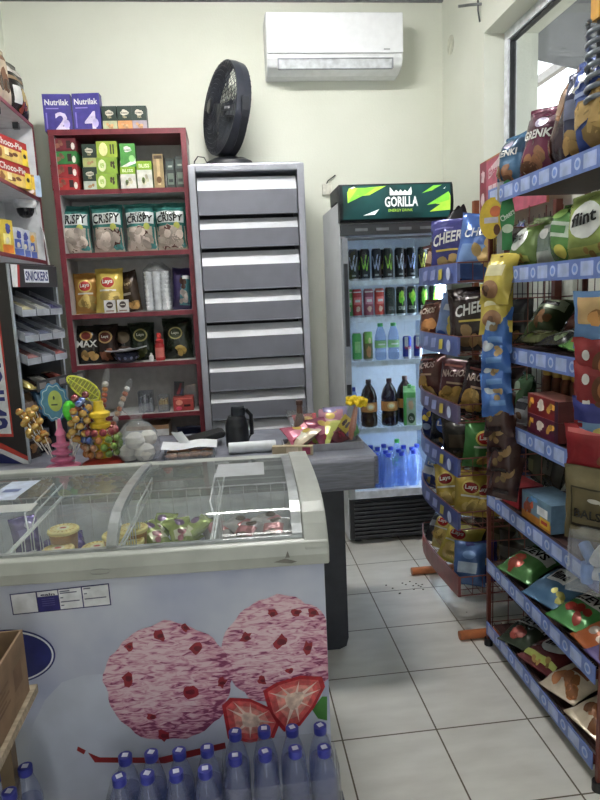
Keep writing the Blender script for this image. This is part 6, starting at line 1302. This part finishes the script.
rbk(476, 1, cheers('q7', (52, 38, 36), (196, 150, 90), 407, .22, .27), 'chip_bag', 'black bag with white lettering at the near end of the second basket', rz=-25, dx=.12, tilt=5)
for k, (px, rz, l) in enumerate(((430, -58, 'far end'), (456, -42, 'middle'), (476, -30, 'near end'))):
    rbk(px, 2, bag('q%d' % (8+k), .18, .23, .09, ((92, 46, 44), (84, 40, 48), (60, 36, 38))[k], [('t', 'NACHOS', -.7, .62, .65, .76, (200, 170, 160), .2, .05), ('f', -.1, .28, .7, .24, (206, 156, 66), 8), ('r', -.7, .84, .3, .88, (170, 90, 80)), ('r', -.4, .5, .5, .54, (190, 150, 120))], 408+k), 'chip_bag', 'maroon bag with yellow chips at the %s of the third basket' % l, rz=rz, roll=(-4, 6, 10)[k], dx=.09+.03*(k == 2), group='maroon chip bags in the third basket')
rbk(426, 3, bag('q11', .15, .21, .08, (44, 58, 140), [('f', 0, .66, .4, .12, (222, 190, 60), 4), ('d', -.1, .4, .5, .13, (30, 40, 100)), ('d', -.1, .4, .35, .08, (120, 140, 180))], 411), 'chip_bag', 'blue bag with a yellow star at the far end of the fourth basket', rz=-60)
rbk(443, 3, bag('q12', .18, .2, .08, (36, 38, 46), [('d', .2, .6, .6, .2, (60, 96, 190)), ('t', 'Lays', -.3, .52, .7, .68, WHITE, .2, .06), ('f', .2, .22, .5, .14, (176, 140, 80), 4)], 412), 'chip_bag', 'black and blue bag in the middle of the fourth basket', rz=-50, roll=6)
rbk(460, 3, bag('q13', .16, .2, .07, (48, 42, 40), [('r', -.5, .3, .5, .6, (80, 66, 50))], 413), 'chip_bag', 'plain dark bag between the blue and green bags of the fourth basket', rz=-40)
rbk(481, 3, lays('q14', .165, .21, (70, 140, 66), seed=414), 'chip_bag', 'green chip bag with a round yellow badge at the near end of the fourth basket', rz=-15, dx=.13, tilt=4)
for k, (px, rz, c, l) in enumerate(((424, -60, (70, 90, 170), 'far end'), (434, -52, (96, 130, 200), 'left part'), (441, -48, (60, 74, 150), 'middle'))):
    rbk(px, 4, bag('q%d' % (15+k), .14, .18, .07, c, [('r', -.8, .4, .8, .62, (206, 212, 222), .3), ('f', 0, .25, .6, .16, (196, 170, 90), 4), ('t', 'Lays', -.4, .66, .5, .78, WHITE, .2)], 415+k), 'chip_bag', 'blue and white chip bag at the %s of the fifth basket' % l, rz=rz, roll=6, group='blue chip bags in the fifth basket', dx=.08+.02*(k == 2))
for k, (px, rz, l) in enumerate(((453, -40, 'left of three'), (470, -28, 'middle of three'), (483, -15, 'right of three'))):
    rbk(px, 4, lays('q%d' % (18+k), .15, (.20, .21, .19)[k], (206, 172, 56), seed=418+k, badge=(170, 44, 44)), 'chip_bag', 'yellow chip bag, %s at the near end of the fifth basket' % l, rz=rz, roll=(-6, 4, 0)[k], dx=(.08, .10, .16)[k], group='yellow chip bags in the fifth basket')
rbk(431, 5, bag('q21', .17, .17, .07, (60, 62, 70), [('r', -.8, .4, .8, .6, (150, 152, 160), .3), ('f', 0, .2, .5, .14, (176, 150, 110), 4)], 421), 'chip_bag', 'black and silver bag at the far end of the bottom tray', rz=-55, tilt=45)
rbk(441, 5, lays('q22', .16, .18, (206, 190, 86), seed=422), 'chip_bag', 'pale yellow chip bag second in the bottom tray', rz=-55, tilt=40)
rbk(452, 5, lays('q23', .19, .21, (214, 190, 60), seed=423), 'chip_bag', 'large yellow chip bag in front of the bottom tray', rz=-55, tilt=34, dx=.08)
rbk(468, 5, bag('q24', .17, .2, .07, (60, 52, 44), [('r', -.5, .3, .6, .6, (130, 110, 80)), ('d', 0, .75, .4, .1, (96, 80, 60))], 424), 'chip_bag', 'dark brown bag at the back of the bottom tray', rz=-40, tilt=25, dx=.2)
rbk(469, 5, bag('q25', .15, .19, .07, (70, 110, 176), [('r', -.6, .3, .6, .55, (176, 196, 220), .2), ('d', .1, .72, .4, .1, (110, 150, 210))], 425), 'chip_bag', 'blue and white bag at the near corner of the bottom tray', rz=-35, tilt=18, dx=.075)
rbk(485, 5, bag('q26', .14, .19, .06, (58, 62, 140), [('f', .2, .5, .5, .2, (206, 176, 80), 4)], 426), 'chip_bag', 'dark blue bag with yellow food at the near end of the bottom tray', rz=-12, tilt=14, dx=.15)
# back row of the baskets
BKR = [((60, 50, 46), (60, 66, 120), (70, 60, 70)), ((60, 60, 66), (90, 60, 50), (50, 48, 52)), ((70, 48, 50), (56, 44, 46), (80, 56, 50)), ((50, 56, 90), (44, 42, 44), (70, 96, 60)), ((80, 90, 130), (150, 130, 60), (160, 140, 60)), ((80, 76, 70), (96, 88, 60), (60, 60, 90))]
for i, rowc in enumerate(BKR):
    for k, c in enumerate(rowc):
        put(bag('bkr%d%d' % (i, k), .16, .21, .07, c, [('r', -.7, .45, .7, .7, tuple(min(255, v+35) for v in c)), ('f', 0, .22, .6, .15, (150, 116, 70), 4)], 500+i*3+k, nu=8, nv=12), 'chip_bag', 'dark chip bag standing in the back row of the %s basket of the far rack' % ('top', 'second', 'third', 'fourth', 'fifth', 'lowest')[i], 'bag', (CX0+.30, CY0+.12+.19*k, CZS[i]+.006), -62+rnd.uniform(-10, 10), 6, rnd.uniform(-6, 6), 'chip bags in the back row of the %s basket' % ('top', 'second', 'third', 'fourth', 'fifth', 'lowest')[i])
# dark bag behind the top basket, cardboard header boards
mb = MB(); hmp = lambda u, v, e: (u*.5*.24*(1-.55*v**1.5), math.cos(u*1.5)*-.05*(1-v*.5)+.0, v*.17*(1-.35*u*u)+.012*math.sin(6*u))
mb.patch(hmp, 14, 8, col((26, 27, 32), .5)); mb.patch(lambda u, v, e: (hmp(-u, v, 0)[0], -hmp(-u, v, 0)[1], hmp(-u, v, 0)[2]), 14, 8, col((26, 27, 32), .5))
pz = at(458, 226, X=1.2); o = mb.build('black_bag'); o.location = (xat(459, 3.06, 1.78), 3.06, 1.714); o.rotation_euler = (0, 0, R(8)); tag(o, 'black bag slumped on top of the far rack behind the blue chip bags', 'bag')
MB().box(.99, 1.34, 3.0, CY1, 1.70, 1.712, RED).build('top_shelf', rackB)
hbX = 1.36; tl, bl, tr = at(480, 164, X=hbX), at(480, 222, X=hbX), at(548, 124, X=hbX)
mb = MB(); cb_ = col((176, 120, 84), .6)
ya, yb2 = tl.y, tr.y; za = tl.z; zb2 = tr.z; zlo = bl.z
mb.add([(hbX+a, y, z) for a in (0, .012) for (y, z) in ((ya, zlo), (yb2, zlo), (yb2, zb2), (ya, za))], [(0, 1, 2, 3), (7, 6, 5, 4), (3, 2, 6, 7), (0, 4, 5, 1), (1, 5, 6, 2), (0, 3, 7, 4)], cb_)
f = lambda u, v, e: (hbX-e, ya+(yb2-ya)*u, zlo+(za+(zb2-za)*u-zlo)*v)
mb.poly(f, [(0, 0), (.12, 0), (.12, .99), (0, .99)], col((132, 52, 70), .5), .001); mb.poly(f, [(.12, 0), (1, 0), (1, .97), (.12, .97)], col((176, 84, 106), .5), .001)
wp = col((216, 190, 196), .5)
for (u, v) in ((.06, .75), (.06, .35)): mb.disc(f, u, v, .03, .12, wp, .0016, 1, 12, .3)
mb.poly(f, [(.16, .66), (.36, .80), (.36, .95), (.16, .82)], wp, .0016); mb.text(f, 'cheers', .17, .70, .35, .84, col((176, 84, 106), .5), .003)
for k in range(3): mb.poly(f, [(.16+.07*k, .05), (.22+.07*k, .05), (.22+.07*k, .55), (.16+.07*k, .55)], wp, .0016)
o = mb.build('header_board'); tag(o, 'pink and maroon cardboard header board standing behind the racks by the window', 'board')

# ------------------------------------------------------------------ small wall fittings
sk = thing('wall_socket', 'small white junction box on the back wall left of the refrigerator', 'socket', (xat(326, YB, 2.25), YB, at(326, 190, Y=YB).z))
MB().box(-.03, .03, -.03, 0, -.035, .035, col((214, 212, 200), .5)).build('box', sk, .004)
mb = MB(); mb.tube([(0, -.012, .0355), (.01, -.015, .055), (.04, -.015, .075), (.06, -.012, .09)], .004, col((60, 60, 62), .5), 5); mb.build('wire', sk)
mp_ = at(451, 45, X=XR); mb = MB(); mb.lathe([(.055, 0), (.055, .004), (0, .005)], col((206, 206, 190), .6), 24, Matrix.Rotation(R(-90), 4, 'Y')); o = mb.build('round_cover'); o.location = (XR-.0005, mp_.y, mp_.z); tag(o, 'flat round painted cover on the right wall near the corner', 'cover')
wb_ = thing('wall_bracket', 'small metal bracket high on the right wall above the window corner', 'bracket', tuple(at(478, 4, X=XR-.02)))
mb = MB(); mb.tube([(.019, 0, 0), (-.05, 0, -.005), (-.11, .0, -.012)], .008, col((130, 132, 134), .35, .6), 8); mb.build('arm', wb_)
mb = MB(); mb.tube([(0, 0, .04), (0, 0, -.03), (.01, 0, -.09)], .005, col((90, 92, 94), .4, .6), 8); mb.build('hook', wb_)
mb = MB()
for k in range(14):
    a, b_ = rnd.uniform(-.1, .1), rnd.uniform(-.08, .08); p = at(405, 588, Z=0); mb.box(p.x+a, p.x+a+.008, p.y+b_, p.y+b_+.005, .0005, .003, col((60, 54, 46), .8))
o = mb.build('floor_crumbs'); o['kind'] = 'stuff'; tag(o, 'dark crumbs scattered on the floor tiles before the refrigerator', 'crumbs')

# ------------------------------------------------------------------ daylight
w = bpy.data.worlds.new('overcast_sky'); SC.world = w; w.use_nodes = True; t = w.node_tree; bg = t.nodes['Background']
tc = t.nodes.new('ShaderNodeTexCoord'); n = t.nodes.new('ShaderNodeTexNoise'); n.inputs['Scale'].default_value = 2
r_ = t.nodes.new('ShaderNodeValToRGB'); r_.color_ramp.elements[0].color = (.86, .92, 1, 1); r_.color_ramp.elements[1].color = (1, 1, 1, 1)
t.links.new(tc.outputs['Generated'], n.inputs['Vector']); t.links.new(n.outputs['Fac'], r_.inputs[0]); t.links.new(r_.outputs[0], bg.inputs[0]); bg.inputs[1].default_value = 2.4
vs = SC.view_settings; vs.view_transform = 'Standard'; vs.look = 'None'; vs.gamma = 1; vs.use_curve_mapping = False; vs.exposure = .36
SC.cycles.max_bounces = 8; SC.cycles.transparent_max_bounces = 24; SC.cycles.use_denoising = True
